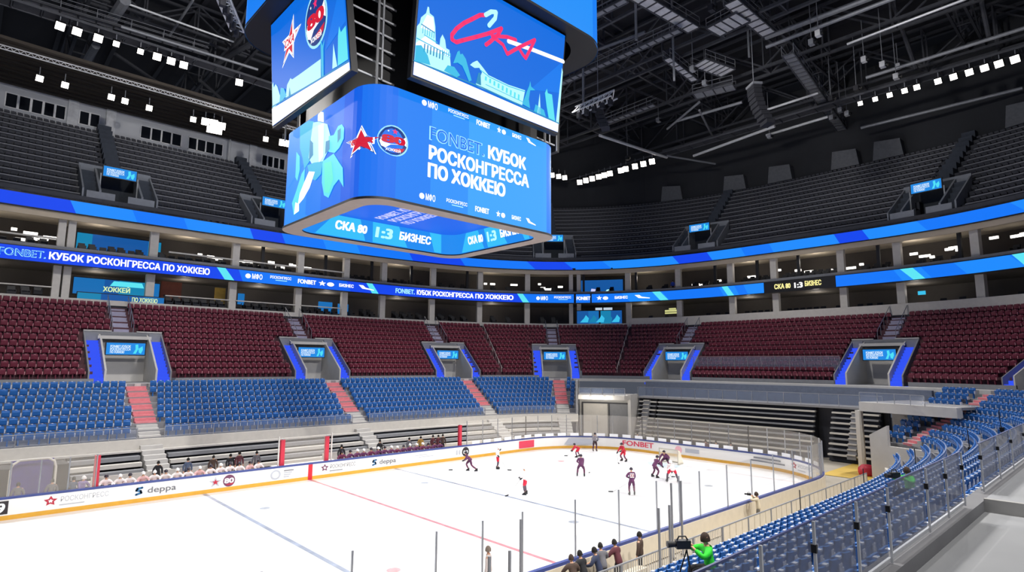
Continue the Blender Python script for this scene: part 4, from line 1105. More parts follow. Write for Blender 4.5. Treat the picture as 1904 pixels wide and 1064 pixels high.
# red line crossing the boards
def boardfn(o0):
    f = lambda u, v, o=o0: rk(u, o, v)
    f.layer = lambda i: (lambda u, v: rk(u, o0+.0006*i, v))
    return f
fb = boardfn(.015); fbt = boardfn(.022); m = MB()
put_poly(m, [(-.16, 0), (.16, 0), (.16, 1.12), (-.16, 1.12)], mat('board_red', '#d5202f', .4, var=0), fb); m.obj('red_stripe', BF)
INK = mat('ink_grey', '#6f7178', .5, var=0); INKL = mat('ink_light', '#b9bcc4', .5, var=0); INKR = mat('ink_red', '#b8223c', .5, var=0); INKB = mat('ink_blue', '#2f6f9e', .5, var=0); INKP = mat('ink_plum', '#6d3a58', .5, var=0); INKD = mat('ink_dark', '#2c2426', .5, var=0); WHD = mat('ink_white', '#f8f8f8', .5, var=0); INKRD = mat('ink_rose', '#e0405a', .5, var=0)
def ad(fn, name='advert'):
    m = MB(); fn(m); return m.obj(name, BF)
def rosc(q0, q1, ink=INKL, inkr=INKR):
    def f(m):
        w = q1-q0; put_fill(m, star_pts(q0+.3, .72, .32, .28, .5), inkr, fb); put_fill(m, star_pts(q0+.3, .72, .13, .12, .5), WHD, fbt)
        put_text(m, 'РОСКОНГРЕСС', ink, fb, q0+.75, .62, q1, .26, .01); put_poly(m, [(q0+.7, .42), (q0+.62*w, .42), (q0+.62*w, .47), (q0+.7, .47)], ink, fb)
    return f
def derra(q0, q1):
    def f(m):
        put_stroke(m, [(q0+.45, .85), (q0+.2, .82), (q0+.15, .72), (q0+.38, .66), (q0+.42, .55), (q0+.15, .48)], .12, INKB, fb); put_text(m, 'deppa', INK, fb, q0+.75, .50, q1, .34, .015)
    return f
ad(rosc(-15.3, -12.3)); ad(derra(-11.05, -8.75)); ad(rosc(.8, 3.6, INK, INKP)); ad(derra(4.95, 7.2))
ad(lambda m: (put_poly(m, [(-18.2, .32), (-16.8, .32), (-16.8, 1.0), (-18.2, 1.0)], INKD, fb), put_text(m, '99', WHD, fbt, -17.6, .42, -16.95, .46, .05)))
ad(lambda m: (put_fill(m, star_pts(-6.45, .64, .42, .36, .42), INKL, fb), put_fill(m, star_pts(-6.45, .64, .22, .2, .42), INKR, fbt)), 'star_emblem')
def roundel(q):
    def f(m):
        put_fill(m, ell_pts(q, .64, .38, .38), INKP, fb); put_text(m, '80', WHD, fbt, q-.28, .5, q+.28, .3, .05); put_poly(m, [(q-.2, .42), (q+.3, .48), (q+.22, .38), (q-.1, .36)], INKR, fbt)
    return f
ad(roundel(-5.6), 'round_emblem')
def ringlogo(q0, q1):
    def f(m):
        c = q0+.38
        for k in range(20): 
            a = 2*PI*k/20; b = 2*PI*(k+1)/20; put_poly(m, [(c+.36*math.cos(a), .64+.33*math.sin(a)), (c+.36*math.cos(b), .64+.33*math.sin(b)), (c+.24*math.cos(b), .64+.22*math.sin(b)), (c+.24*math.cos(a), .64+.22*math.sin(a))], INKL, fb)
        for k in range(4): put_poly(m, [(q0+.95, .82-.14*k), (q1-.1*k, .82-.14*k), (q1-.1*k, .89-.14*k), (q0+.95, .89-.14*k)], INKL if k else INK, fb)
    return f
ad(ringlogo(-2.9, -1.25)); 
ad(lambda m: [put_poly(m, [(9.0+.4*(k == 1), .78-.16*k), (10.3+.6*k, .78-.16*k), (10.3+.6*k, .83-.16*k), (9.0+.4*(k == 1), .83-.16*k)], INKL, fb) for k in range(2)])
ad(lambda m: (put_fill(m, ell_pts(14.4, .64, .40, .40), INKD, fb), put_text(m, '80', WHD, fbt, 14.15, .48, 14.65, .26, .04)), 'round_emblem')
ad(lambda m: [put_poly(m, [(13.35+.3*k, .45), (13.5+.3*k, .45), (13.5+.3*k, .85), (13.35+.3*k, .85)], INKL, fb) for k in range(2)])
def q_at(px, z=.65):
    """where along the far boards a mark stands, measured on the plan"""
    return px
# corner and end adverts (positions in metres along the boards)
ad(lambda m: (put_poly(m, [(21.0, .30), (23.0, .30), (23.0, .98), (21.0, .98)], INKRD, fb), put_poly(m, [(21.2, .42), (22.8, .42), (22.8, .86), (21.2, .86)], mat('ink_pink', '#f08a9a', .5, var=0), fbt), put_text(m, 'ХОККЕЙ', INKRD, boardfn(.03), 21.4, .56, 22.6, .2, .02)))
ad(lambda m: (put_poly(m, [(26.4, .36), (29.6, .40), (30.0, .9), (26.9, .98)], INKL, fb), put_text(m, 'СПОРТ', WHD, fbt, 27.0, .5, 29.4, .36, .03)))
ad(lambda m: put_text(m, 'FONBET', INKRD, fb, 32.4, .48, 35.8, .46, .03))
ad(lambda m: (put_fill(m, ell_pts(38.5, .64, .36, .34), mat('ink_blush', '#f2b8c0', .5, var=0), fb), put_poly(m, [(39.2, .5), (40.6, .5), (40.6, .85), (39.2, .85)], INKL, fb)))
ad(lambda m: [put_poly(m, [(45.6-.25*(k == 1), .76-.24*k), (48.1+.4*k, .76-.24*k), (48.1+.4*k, .86-.24*k), (45.6-.25*(k == 1), .86-.24*k)], INK, fb) for k in range(2)])
ad(rosc(49.2, 51.9)); ad(lambda m: (put_poly(m, [(55.8, .3), (57.4, .3), (57.4, 1.0), (55.8, 1.0)], mat('ink_bronze', '#8a7a62', .5, var=.3, scale=3), fb), put_poly(m, [(55.9, .38), (57.3, .38), (57.3, .5), (55.9, .5)], CREAM, fbt)))
# glass panes and posts
GT = 3.3
def gl_run(q0, q1, step, zt=GT, place=None, side=-.06, posts=True):
    n = max(1, round((q1-q0)/step))
    for i in range(n+1):
        q = q0+(q1-q0)*i/n
        if posts: m = MB(); m.bar(rk(q, side-.03, 1.15), rk(q, side-.03, zt), .06, .06, STEEL); m.obj('glass_post', BD)
        if i < n:
            e = q0+(q1-q0)*(i+1)/n; m = MB(); k = max(1, int((e-q)/.6))
            for j in range(k):
                a, b = q+(e-q)*j/k, q+(e-q)*(j+1)/k; m.poly([rk(a, side, 1.2), rk(b, side, 1.2), rk(b, side, zt), rk(a, side, zt)], GLASS_R)
            m.obj('glass_pane', BD)
gl_run(-22, -13.0, 1.3, 3.0); gl_run(14.6, 22, 1.85); gl_run(22, 34.5, 1.55); gl_run(34.5, 45.2, 1.8); gl_run(45.2, 58.5, 1.6)
HALF = RT_/2
near_x = [23.5, 21, 18.5, 15.75, 12.94, 10.2, 7.45, 5.61, 3.75, 1.0, -1.73, -4.53, -6.35, -8.21, -11.04, -13.5, -16]
# (the near-side glass is too clean to see: posts and panes of full height)
for i, x in enumerate(near_x):
    q = HALF-x; m = MB(); m.bar(rk(q, -.09, 1.15), rk(q, -.09, GT), .05, .05, STEEL); m.obj('glass_post', BD)
    if i+1 < len(near_x):
        e = HALF-near_x[i+1]; m = MB(); m.poly([rk(q, -.06, 1.2), rk(e, -.06, 1.2), rk(e, -.06, GT), rk(q, -.06, GT)], glass('clear_glass', '#ffffff', .02, .05, .02) if 'clear_glass' not in MATS else MATS['clear_glass']); m.obj('glass_pane', BD)
# white ad panels along the foot of the end glass
LP = mat('white_panel', '#ffffff', .4, var=0)
q = 15.2
while q < 53:
    m = MB(); m.hexa([rk(q, -.10, 1.22), rk(q+.85, -.10, 1.22), rk(q+.85, -.03, 1.22), rk(q, -.03, 1.22), rk(q, -.10, 1.5), rk(q+.85, -.10, 1.5), rk(q+.85, -.03, 1.5), rk(q, -.03, 1.5)], LP); m.obj('white_panel', BD); q += 1.32
# benches: partition glass, red padded posts, seats and shelf
def bench(x0, x1, label):
    r = empty('team_bench', (0, 0, 0)); tag(r, label, 'bench')
    m = MB(); m.box(x0, x1, 14.35, 14.95, .67, .75, WHITEP); m.obj('seat_plank', r)
    m = MB(); m.box(x0, x1, 13.55, 16.4, 0, .37, CONC); m.obj('bench_floor', r)
    m = MB(); m.box(x0, x1, 16.3, 16.4, .1, 1.3, PALEP); m.obj('back_wall', r)
    for x in np.arange(x0+.6, x1, 2.2): m = MB(); m.box(x-.05, x+.05, 14.4, 14.9, .37, .67, GREYP); m.obj('leg', r)
    return r
bench(-12.8, -2.9, 'long white players bench behind the far boards on the left'); bench(2.3, 13.6, 'long players bench behind the far boards right of the red line')
def padpost(x, y, label, h=3.0):
    r = empty('padded_post', (x, y, 0)); tag(r, label, 'post', 'red padded posts')
    m = MB(); m.box(-.06, .06, -.06, .06, 0, h, STEEL); m.obj('post', r)
    m = MB(); m.box(-.14, .14, -.12, .12, .9, h-.05, REDP); m.obj('red_pad', r)
for x, y, l in ((-12.95, 13.75, 'red padded post at the left end of the white-jersey bench'), (-2.0, 13.75, 'red padded post beside the centre line, left side'), (1.35, 13.75, 'red padded post beside the centre line, right side'), (14.0, 13.75, 'red padded post at the far end of the dark-jersey bench')): padpost(x, y, l)
r = empty('scorekeeper_box', (0, 0, 0)); tag(r, 'glass scorekeeper box between the two players benches', 'booth')
m = MB(); m.box(-2.6, 2.1, 13.8, 14.3, .9, 1.15, WHITEP); m.obj('shelf', r)
m = MB(); m.poly([(-2.0, 13.7, 1.2), (1.3, 13.7, 1.2), (1.3, 13.7, 3.1), (-2.0, 13.7, 3.1)], GLASS_R); m.obj('glass_pane', r)
for x in (-2.3, 1.7): m = MB(); m.box(x-.04, x+.04, 13.62, 13.7, 1.1, 3.2, PALEP); m.obj('post', r)
# goal
GO = empty('hockey_goal', (26, 0, 0)); tag(GO, 'hockey goal with pale posts and white net at the far end', 'goal')
m = MB(); FR = mat('goal_frame', '#b9b3a4', .4, var=.05)
m.tube([(0, .91, 0), (0, .91, 1.22), (0, -.91, 1.22), (0, -.91, 0)], .05, FR, 8); m.obj('frame', GO)
m = MB(); m.tube([(0, .91, .04), (1.0, .8, .04), (1.1, 0, .04), (1.0, -.8, .04), (0, -.91, .04)], .04, FR, 8); m.obj('base_bar', GO)
m = MB(); NET = glass('net_mesh', '#f6efda', .55, .8, .0)
m.poly([(0, .91, 1.22), (0, -.91, 1.22), (.55, -.8, 1.1), (.55, .8, 1.1)], NET); m.poly([(.55, .8, 1.1), (.55, -.8, 1.1), (1.05, -.8, .05), (1.05, .8, .05)], NET)
for s in (.91, -.91): m.poly([(0, s, 0), (0, s, 1.22), (.55, s*.88, 1.1), (1.05, s*.88, .05)], NET)
m.obj('net', GO)
# near boards: penalty box partitions standing behind the boards
for i, (x, y) in enumerate(((-7.7, -15.4), (-6.9, -15.4), (-5.0, -13.9), (1.0, -15.4), (1.75, -15.4), (4.3, -13.9), (5.1, -13.9))):
    r = empty('partition_post', (x, y, 0)); tag(r, ('dark partition post behind the near boards, %s' % ['left of the man in the pale shirt', 'just right of the man in the pale shirt', 'tall one of the left pair', 'left short one of the far cluster', 'right short one of the far cluster', 'tall left one of the far cluster', 'tall right one of the far cluster'][i]), 'post')
    m = MB(); m.box(-.035, .035, -.035, .035, 0, 3.2 if i in (2, 5, 6) else 2.9, GREYP); m.obj('shaft', r); m = MB(); m.box(-.09, .09, -.09, .09, 0, .04, DGREY); m.obj('foot_plate', r)
mb = MB(); mb.box(-9, 1.4, -15.9, -13.6, 0, .12, CONC); struct(mb.obj('floor_penalty_box'))
r = empty('penalty_bench', (0, 0, 0)); tag(r, 'cream bench wall behind the near boards at the officials', 'bench')
m = MB(); m.box(-9, 1.2, -14.7, -14.3, .12, .5, CREAM); m.obj('seat_plank', r)
# ------------------------------------------------------------------ two levels of boxes behind ribbon screens
SW0, SW1 = -31, 78
SUITE_W = mat('suite_wall', '#57514c', .8, var=.15, scale=.25); SUITE_C = mat('suite_ceiling', '#6a645c', .8, var=.05)
mb = MB(); sweep(mb, SW0, SW1, [(18.2, 13.7), (24, 13.7), (24, 14.2), (18.2, 14.2)], CONC_D); sweep(mb, SW0, SW1, [(24, 13.7), (24.3, 13.7), (24.3, 23.8), (24, 23.8)], SUITE_W)
sweep(mb, SW0, SW1, [(17.6, 17.4), (24, 17.4), (24, 18.72), (17.6, 18.72)], [SUITE_C, SUITE_W, CONC_D, GREYP]); sweep(mb, SW0, SW1, [(17.7, 22.3), (24, 22.3), (24, 23.9), (17.7, 23.9)], [BEIGE, SUITE_W, CONC_D, GREYP])
struct(mb.obj('wall_suites'))
mb = MB(); sweep(mb, SW0, SW1, [(17.55, 21.75), (17.75, 21.75), (17.75, 22.35), (17.55, 22.35)], BEIGE); struct(mb.obj('trim_soffit'))
mb = MB(); sweep(mb, SW0, 37.2, [(18.05, 13.9), (18.3, 13.9), (18.3, 14.4), (18.05, 14.4)], PALEP); sweep(mb, 37.2, SW1, [(18.0, 13.9), (18.3, 13.9), (18.3, 15.1), (18.0, 15.1)], PALEP); struct(mb.obj('wall_maroon_top'))
mb = MB(); sweep(mb, SW0, SW1, [(17.58, 18.74), (17.8, 18.74), (17.8, 19.15), (17.58, 19.15)], GREYP); struct(mb.obj('wall_upper_ledge'))
mb = MB()
for a, b in ((-31, -20.5), (-20.1, -13.3), (-4.3, 2.1), (2.7, 9.5), (10.1, 15)): sweep(mb, a, b, [(18.15, 15.25), (18.4, 15.25), (18.4, 15.36), (18.15, 15.36)], PALEP); sweep(mb, a, b, [(18.15, 19.85), (18.45, 19.85), (18.45, 20.0), (18.15, 20.0)], PALEP)
struct(mb.obj('trim_counter'))
# columns
CS = [-27, -20.3, -13.05, -12.35, -5.7, 2.4, 9.8, 15.3, 19.7, 24.9, 28.9, 32.0, 34.35, 34.75, 37.3, 40.4, 44.9, 49.9, 57.4, 61.6, 65.2, 70.5, 75]
for i, s in enumerate(CS):
    L = local(s); m = MB(); w = .30 if i in (2, 3, 12, 13) else .38
    m.box(-w, w, 18.35, 18.95, 14.2, 17.4, PALEP, L); m.box(-w, w, 18.1, 18.7, 18.72, 22.3, PALEP, L)
    if s > 37: m.box(-w-.1, w+.1, 18.0, 18.9, 21.9, 22.3, PALEP, L)
    struct(m.obj('column'))
    if 0 < s < 62:
        m = MB(); L2 = local(s+3.0); m.box(-.16, .16, 18.2, 18.5, 18.72, 22.3, BLACK, L2); struct(m.obj('column_dark'))
# ribbon screens
RBL = [emi('ribbon_a', '#0e62f0', 1.), emi('ribbon_b', '#1478fa', 1.), emi('ribbon_c', '#1f8cff', 1.), emi('ribbon_deep', '#1448ee', 1.)]
def ribbon(s0, s1, z0, z1, cuts, label, name='ribbon_screen'):
    r = empty(name, (0, 0, 0)); tag(r, label, 'screen')
    h = MB(); sweep(h, s0, s1, [(17.32, z0-.08), (17.55, z0-.08), (17.55, z1+.08), (17.32, z1+.08)], BLACK); h.obj('housing', r)
    g = MB(); f = lambda s, z: at(s, 17.29, z0+z)
    cs = [s0]+[c for c in cuts if s0 < c[0] < s1]+[(s1, 0)]
    cur = s0; sl = .5; H = z1-z0; mi = 1
    pts = [(s0, RBL[1])]+[(c[0], RBL[c[1]]) for c in cuts if s0 < c[0] < s1]
    for (a, m), (b, _) in zip(pts, pts[1:]+[(s1, None)]):
        n = max(1, int((b-a)/.8))
        for i in range(n):
            u0, u1 = a+(b-a)*i/n, a+(b-a)*(i+1)/n
            o0 = sl if i == 0 and a > s0 else 0; o1 = sl if i == n-1 and b < s1 else 0
            g.poly([f(u0+o0, 0), f(u1+o1, 0), f(u1, H), f(u0, H)], m)
    so = g.obj('screen', r)
    return r, so
R1, S1 = ribbon(SW0, SW1, 22.42, 23.6, [(-27, 2), (-22, 3), (-16.4, 3), (-12.8, 2), (-8, 1), (-3.4, 2), (3.4, 3), (7, 1), (11.9, 2), (16, 1), (22, 3), (27, 1), (31.9, 3), (34, 1), (36, 2), (39, 2), (40.2, 3), (43, 2), (46.5, 1), (49.9, 2), (53, 2), (57.2, 3), (59.6, 2), (61.5, 2), (63, 1), (64.8, 1), (66.7, 2), (70, 3)], 'upper blue ribbon screen running round the hall under the dark top tier')
R2, S2 = ribbon(SW0, 49.0, 17.45, 18.72, [(-25, 2), (-18, 3), (.3, 3), (2.5, 1), (10, 0), (15, 3), (17.2, 3), (20.2, 3), (31.3, 1), (37, 2), (39.4, 1), (44, 2), (45.6, 1), (46.6, 2)], 'lower blue ribbon screen with white lettering on the left and far side')
R3, S3 = ribbon(57.1, SW1, 17.45, 18.72, [(60, 1), (61.5, 2), (63, 1), (64.5, 2), (66.5, 1), (70, 3)], 'lower blue ribbon screen on the right, past the dark score board')
t = MB(); fz = lambda s, z: at(s, 17.24, 17.45+z)
put_text(t, 'FONBET.', OUT, fz, -16.9, .34, -14.05, .62, .05); put_text(t, 'FONBET.', RBL[0], lambda s, z: at(s, 17.22, 17.45+z), -16.84, .37, -14.1, .56, .0)
put_text(t, 'КУБОК РОСКОНГРЕССА ПО ХОККЕЮ', WH, fz, -13.8, .34, -.5, .62, .05)
t.obj('lettering', S2); t = MB(); put_text(t, 'FONBET.', OUT, fz, 20.7, .34, 22.75, .6, .06); put_text(t, 'КУБОК РОСКОНГРЕССА ПО ХОККЕЮ', WH, fz, 23.0, .34, 31.05, .6, .06)
t.obj('lettering', S2)
for a, w in ((.2, .9), (17.3, .7), (31.3, .35), (38.8, .5), (44.3, .6)): t = MB(); put_poly(t, [(a+w, 0), (a+2.1*w, 0), (a+w, 1.27), (a, 1.27)], CY, fz); t.obj('cyan_slash', S2)
t = MB(); put_poly(t, [(62.6, 0), (63.2, 0), (62.6, 1.27), (61.9, 1.27)], CY, fz); t.obj('cyan_slash', S3); t = MB(); put_poly(t, [(67.0, 0), (68.4, 0), (67.6, 1.27), (66.6, 1.27)], CY, fz); t.obj('cyan_slash', S3)
W3 = lambda u, v, o: at(u, 17.25-o, 17.45+v)
logos(S2, W3, [(3.25, 5.1), (6.0, 8.4), (9.2, 11.3), (11.7, 13.5), (14.1, 15.8), (16.4, 18.2)], .36, .6)
logos(S2, W3, [(32.45, 33.1), (33.45, 34.35), (34.65, 35.35), (35.7, 36.3), (36.65, 37.35), (37.75, 38.65)], .36, .6)
r = empty('score_board', (0, 0, 0)); tag(r, 'dark strip board with yellow score lettering between the blue ribbons', 'scoreboard')
m = MB(); sweep(m, 49.05, 57.05, [(17.32, 17.4), (17.6, 17.4), (17.6, 18.8), (17.32, 18.8)], BLACK); m.obj('housing', r)
YL = emi('led_yellow', '#fff2a0', 1.1); m = MB(); fy = lambda s, z: at(s, 17.28, 17.45+z)
put_text(m, 'СКА 80', YL, fy, 50.3, .35, 52.2, .55, .06); m.obj('lettering', r); m = MB(); put_text(m, '1:3', WH, fy, 52.7, .3, 53.6, .6, .06); m.obj('score_digits', r); m = MB(); put_text(m, 'БИЗНЕС', YL, fy, 53.9, .4, 55.65, .55, .06); m.obj('lettering', r)
# lit lamps far inside the boxes
LIT = emi('lamp_lit', '#fff8ee', 3.0)
lam = [(-15.88, 20.9), (-15.44, 20.0), (-14.82, 20.7), (-14.51, 20.2), (-13.93, 20.3), (-13.49, 20.5), (-.41, 20.6), (.73, 20.5), (1.48, 20.3), (3.8, 20.4), (4.47, 20.4), (4.9, 20.45), (5.9, 20.0), (7.6, 20.7), (8.68, 20.2), (9.97, 20.7), (10.49, 20.6), (11.91, 20.5), (29.72, 20.6), (30.18, 20.6), (31.45, 20.6), (32.82, 20.8), (32.99, 20.2), (33.26, 20.0), (33.47, 20.1), (33.85, 20.4), (41.02, 19.9), (41.41, 19.8), (42.78, 20.2), (45.94, 20.3), (49.21, 20.8), (51.54, 20.5), (52.85, 20.2), (55.31, 20.1), (55.88, 20.0), (57.35, 20.1), (58.3, 20.4), (61.85, 20.9), (62.41, 20.5), (62.76, 20.3), (63.54, 20.9), (63.77, 21.0), (63.9, 20.7), (65.23, 21.4), (65.95, 21.2), (66.12, 21.3)]
def where(s):
    k = sum(1 for c in CS if c < s)
    return k
ORD2 = ['first', 'second', 'third', 'fourth', 'fifth', 'sixth', 'seventh', 'eighth', 'ninth', 'tenth', 'eleventh', 'twelfth', 'thirteenth', 'fourteenth', 'fifteenth', 'sixteenth', 'seventeenth', 'eighteenth', 'nineteenth', 'twentieth', 'twenty-first', 'twenty-second', 'twenty-third', 'twenty-fourth']
LCOUNT = {}
for i, (s, z) in enumerate(lam):
    LCOUNT[where(s)] = LCOUNT.get(where(s), 0)+1
    L = local(s); w = .22+.16*((i*7) % 3); m = MB(); m.box(-w, w, 21.6, 21.75, z-.12, z+.14, LIT, L); m.box(-w, w, 21.75, 21.9, z-.16, z+.18, BLACK, L)
    tag(m.obj('suite_lamp'), 'small white lamp, %s from the left inside the %s bay of the upper boxes' % (ORD2[LCOUNT[where(s)]-1], ORD2[max(0, where(s)-2)]), 'lamp', 'lamps in upper bay %d' % where(s))
for i, s in enumerate(np.arange(-26, 72, 8.0)):  # unseen fill points, added to lighten the box interiors
    for z in (16.6, 21.3):
        l_ = bpy.data.lights.new('suite_fill', 'POINT'); l_.energy = 80; l_.shadow_soft_size = .3; l_.color = (1, .93, .84)
        o_ = bpy.data.objects.new('suite_fill', l_); COL.objects.link(o_); o_.location = at(s, 20.6, z)
# big blue screens and coloured fittings inside
def wall_screen(s0, s1, d, z0, z1, mats, label, deco=None):
    r = empty('wall_screen', (0, 0, 0)); tag(r, label, 'screen')
    m = MB(); sweep(m, s0-.05, s1+.05, [(d+.02, z0-.08), (d+.2, z0-.08), (d+.2, z1+.08), (d+.02, z1+.08)], BLACK); m.obj('housing', r)
    m = MB(); n = len(mats)
    for i, mm in enumerate(mats):
        a, b = s0+(s1-s0)*i/n, s0+(s1-s0)*(i+1)/n; k = max(1, int(b-a))
        for j in range(k): u0, u1 = a+(b-a)*j/k, a+(b-a)*(j+1)/k; m.poly([at(u0, d, z0), at(u1, d, z0), at(u1, d, z1), at(u0, d, z1)], mm)
    so = m.obj('screen', r)
    if deco: m = MB(); deco(m, lambda s, z: at(s, d-.03, z)); m.obj('picture', so)
    return r
B1, B2, B3 = emi('suite_blue_a', '#1a5fae', .8), emi('suite_blue_b', '#1d78c4', .8), emi('suite_teal', '#1b8fc0', .8)
wall_screen(-11.7, -4.6, 20.5, 19.2, 21.2, [B3, B1, B1, B1, B1, B3], 'wide blue backlit panel in the upper box left of the scoreboard')
def deco1(m, f):
    put_poly(m, [(-8.9, 16.0), (-6.0, 16.0), (-6.2, 16.5), (-8.6, 16.5)], CY, f); put_text(m, 'ХОККЕЙ', emi('led_lime', '#d8f0b0', 1.), f, -9.4, 15.4, -7.2, .45, .05)
wall_screen(-11.7, -4.6, 19.6, 15.0, 16.6, [B2, B2, B1, B3, B3, B2], 'bright blue studio screen in the lower box at the left', deco1)
wall_screen(-11.5, -4.4, 18.15, 14.25, 15.0, [B3, B1, B1, B2], 'blue glass studio desk front at the left edge of the lower boxes', lambda m, f: put_text(m, 'ПО ХОККЕЮ', emi('led_lime', '#d8f0b0', 1.), f, -7.2, 14.42, -5.0, .4, .05))
wall_screen(34.85, 36.9, 20.3, 19.2, 21.2, [B1, B1, B1], 'blue backlit panel in the upper box right of the scoreboard', lambda m, f: (put_poly(m, [(35.3, 19.3), (35.7, 19.3), (35.6, 19.8), (35.35, 19.9)], LAV, f), put_poly(m, [(36.0, 19.3), (36.5, 19.3), (36.4, 19.8), (36.1, 19.7)], CY3, f)))
def deco3(m, f):
    for k in range(5): put_fill(m, [(34.8+.4*k, 14.6), (35.0+.4*k, 15.2), (35.1+.4*k, 15.7), (35.25+.4*k, 15.2), (35.2+.4*k, 14.6)], B3 if k % 2 else CY2, f)
wall_screen(34.65, 36.95, 18.15, 14.4, 16.3, [B1, B2, B3, B1], 'blue aquarium-like screen in the lower box behind the goal', deco3)
m = MB(); L = local(1.56); m.box(-.55, .55, 20, 20.2, 14.6, 16.8, mat('yellow_door', '#c9a23c', .6), L); tag(m.obj('yellow_door_panel'), 'yellow door panel in the lower box left of the scoreboard', 'door')
m = MB(); L = local(-3.4); m.box(-1.0, 1.0, 20, 20.2, 14.6, 17.0, mat('rust_wall', '#8a4a32', .7), L); tag(m.obj('rust_wall_panel'), 'rust coloured wall panel in the lower box beside the studio', 'panel')
for s, z0, w in ((3.7, 14.6, .35), (13.5, 14.4, .9), (15.6, 14.3, .7)):
    L = local(s); m = MB(); m.box(-w, w, 19.5, 19.65, z0+.4, z0+1.7, B2, L); tag(m.obj('blue_stand_board'), 'blue lit stand board in the lower boxes, %s' % {3.7: 'right of the yellow door', 13.5: 'under the white sponsor marks', 15.6: 'left of the wide title on the ribbon'}[s], 'board')
for s in (36.0,):
    L = local(s); m = MB(); m.box(-1.3, -.3, 19, 19.1, 16.5, 16.85, emi('menu_white', '#c8d8e8', .9), L); m.box(-.1, 1.2, 19, 19.1, 16.5, 16.85, emi('menu_white', '#c8d8e8', .9), L); tag(m.obj('light_sign'), 'pale lit sign above the blue screen behind the goal', 'sign')
L = local(39.7); m = MB(); m.box(-1.0, 1.0, 19.5, 19.6, 16.0, 16.25, emi('menu_yellow', '#d8d890', .9), L); m.box(-1.0, .9, 19.5, 19.6, 15.7, 15.9, emi('menu_yellow', '#d8d890', .9), L); m.box(-.4, .6, 19.5, 19.6, 16.3, 16.5, emi('menu_yellow', '#d8d890', .9), L); tag(m.obj('menu_board'), 'yellowish lit menu board in the lower box at the far corner', 'sign')
m = MB(); L = local(62.4); m.box(-.35, .35, 20, 20.1, 16.1, 16.5, CY2, L); tag(m.obj('monitor'), 'small teal monitor in the lower box at the right', 'monitor')
# dark lounge chairs in rows
cm = MB(); cm.box(-.28, .28, -.3, .3, .1, .48, BLACK); cm.hexa([(-.3, .2, .4), (.3, .2, .4), (.3, .36, .4), (-.3, .36, .4), (-.28, .3, 1.0), (.28, .3, 1.0), (.28, .42, 1.0), (-.28, .42, 1.0)], BLACK); cm.box(-.34, -.28, -.25, .3, .1, .66, BLACK); cm.box(.28, .34, -.25, .3, .1, .66, BLACK)
cme = cm.mesh('lounge_chair')
for i in range(1, len(CS)-2):
    a, b = CS[i], CS[i+1]
    if b-a < 1.2: continue
    for lv, z in (('lower', 14.2), ('upper', 18.72)):
        for row, dd in ((0, 18.75), (1, 19.7)):
            n = max(2, int((b-a-.8)*1.15/.95))
            kk = 0
            for k in range(n):
                if rnd.random() < .16: continue
                s = a+.6+(b-a-1.2)*(k+.5)/n
                if lv == 'lower' and (-11.9 < s < -4.3 or 34.5 < s < 37): continue
                bb, nn, tt = frame(s); o = link('lounge_chair', cme, None, tuple(at(s, dd, z+.35*row)), math.atan2(nn[1], nn[0])-PI/2)
                kk += 1; tag(o, 'black lounge chair, %s in the %s row, %s box, %s bay from the left' % (ORD2[kk-1], ('front', 'back')[row], lv, ORD2[i]), 'chair', '%s box chairs in bay %d, row %d' % (lv, i, row))
# steps for the back row of chairs
mb = MB(); sweep(mb, SW0, SW1, [(19.3, 14.2), (21.4, 14.2), (21.4, 14.55), (19.3, 14.55)], CONC_D); sweep(mb, SW0, SW1, [(19.3, 18.72), (21.4, 18.72), (21.4, 19.07), (19.3, 19.07)], CONC_D); struct(mb.obj('floor_suites'))
civilian('standing', tuple(at(39.9, 19.0, 18.72)), math.atan2(*frame(39.9)[1][::-1])+PI/2, 'person in a bright blue top standing in the upper box at the far corner', mat('bright_blue_cloth', '#2c50c8', .8), BLACK, BLACK)
# ------------------------------------------------------------------ dark top tier
UROWS = [(18.0+1.1*i, 23.9+.892*i) for i in range(14)]
UP = [-24.5, -8.9, 6.9, 20.5, 33.5, 41.8, 63.1]
UDARK = mat('upper_concrete', '#484a52', .85, var=.1); NOSE = mat('upper_nosing', '#8c8e95', .7, var=.05); UGREY = mat('upper_grey', '#8d929b', .8, var=.06)
def in_up(s, d, lim=1.75, dmax=22.5):
    P = at(s, d, 0)
    for sp in UP:
        if abs(s-sp) < 8:
            u, v = local_uv(sp, P)
            if abs(u) < lim and 17.7 < v < dmax: return True
    return False
mb = MB(); stepped(mb, SW0, SW1, UROWS, (34, 36.0), UDARK, .6, skip=lambda s, d: in_up(s, d)); struct(mb.obj('floor_upper_tier'))
mb = MB()  # pale nosing strips: light caught on tread edges, put in as colour
for i, (d, z) in enumerate(UROWS[1:]):
    sweep(mb, SW0, SW1, [(d-.07, z-.06), (d+.1, z-.06), (d+.1, z+.06), (d-.07, z+.06)], NOSE, .6, skip=lambda s, dd, d=d: in_up(s, d, 3.3 if d < 23 else .9, 99))
struct(mb.obj('trim_1'))
mb = MB(); sweep(mb, SW0, SW1, [(17.7, 23.6), (17.9, 23.6), (17.9, 24.3), (17.7, 24.3)], UDARK); struct(mb.obj('wall_upper_front'))
def avoid_up(s, d, P):
    for sp in UP:
        if abs(s-sp) < 9:
            u, v = local_uv(sp, P)
            if abs(u) < 3.4 and v < 23.2: return True
            if abs(u) < .95: return True
    return False
def lab_up(row, s, P):
    b = sum(1 for sp in UP[1:] if s > sp); k, sd, n = CU[(row, s)]; return 'charcoal seat, %s row of the top tier, %s %s of the %s' % (ORD[row], nth(n), sd, ('first upper doorway', 'second upper doorway', 'scoreboard-hidden doorway', 'third upper doorway', 'fourth upper doorway', 'rightmost upper doorway')[k]), 'charcoal seats of top block %d' % b
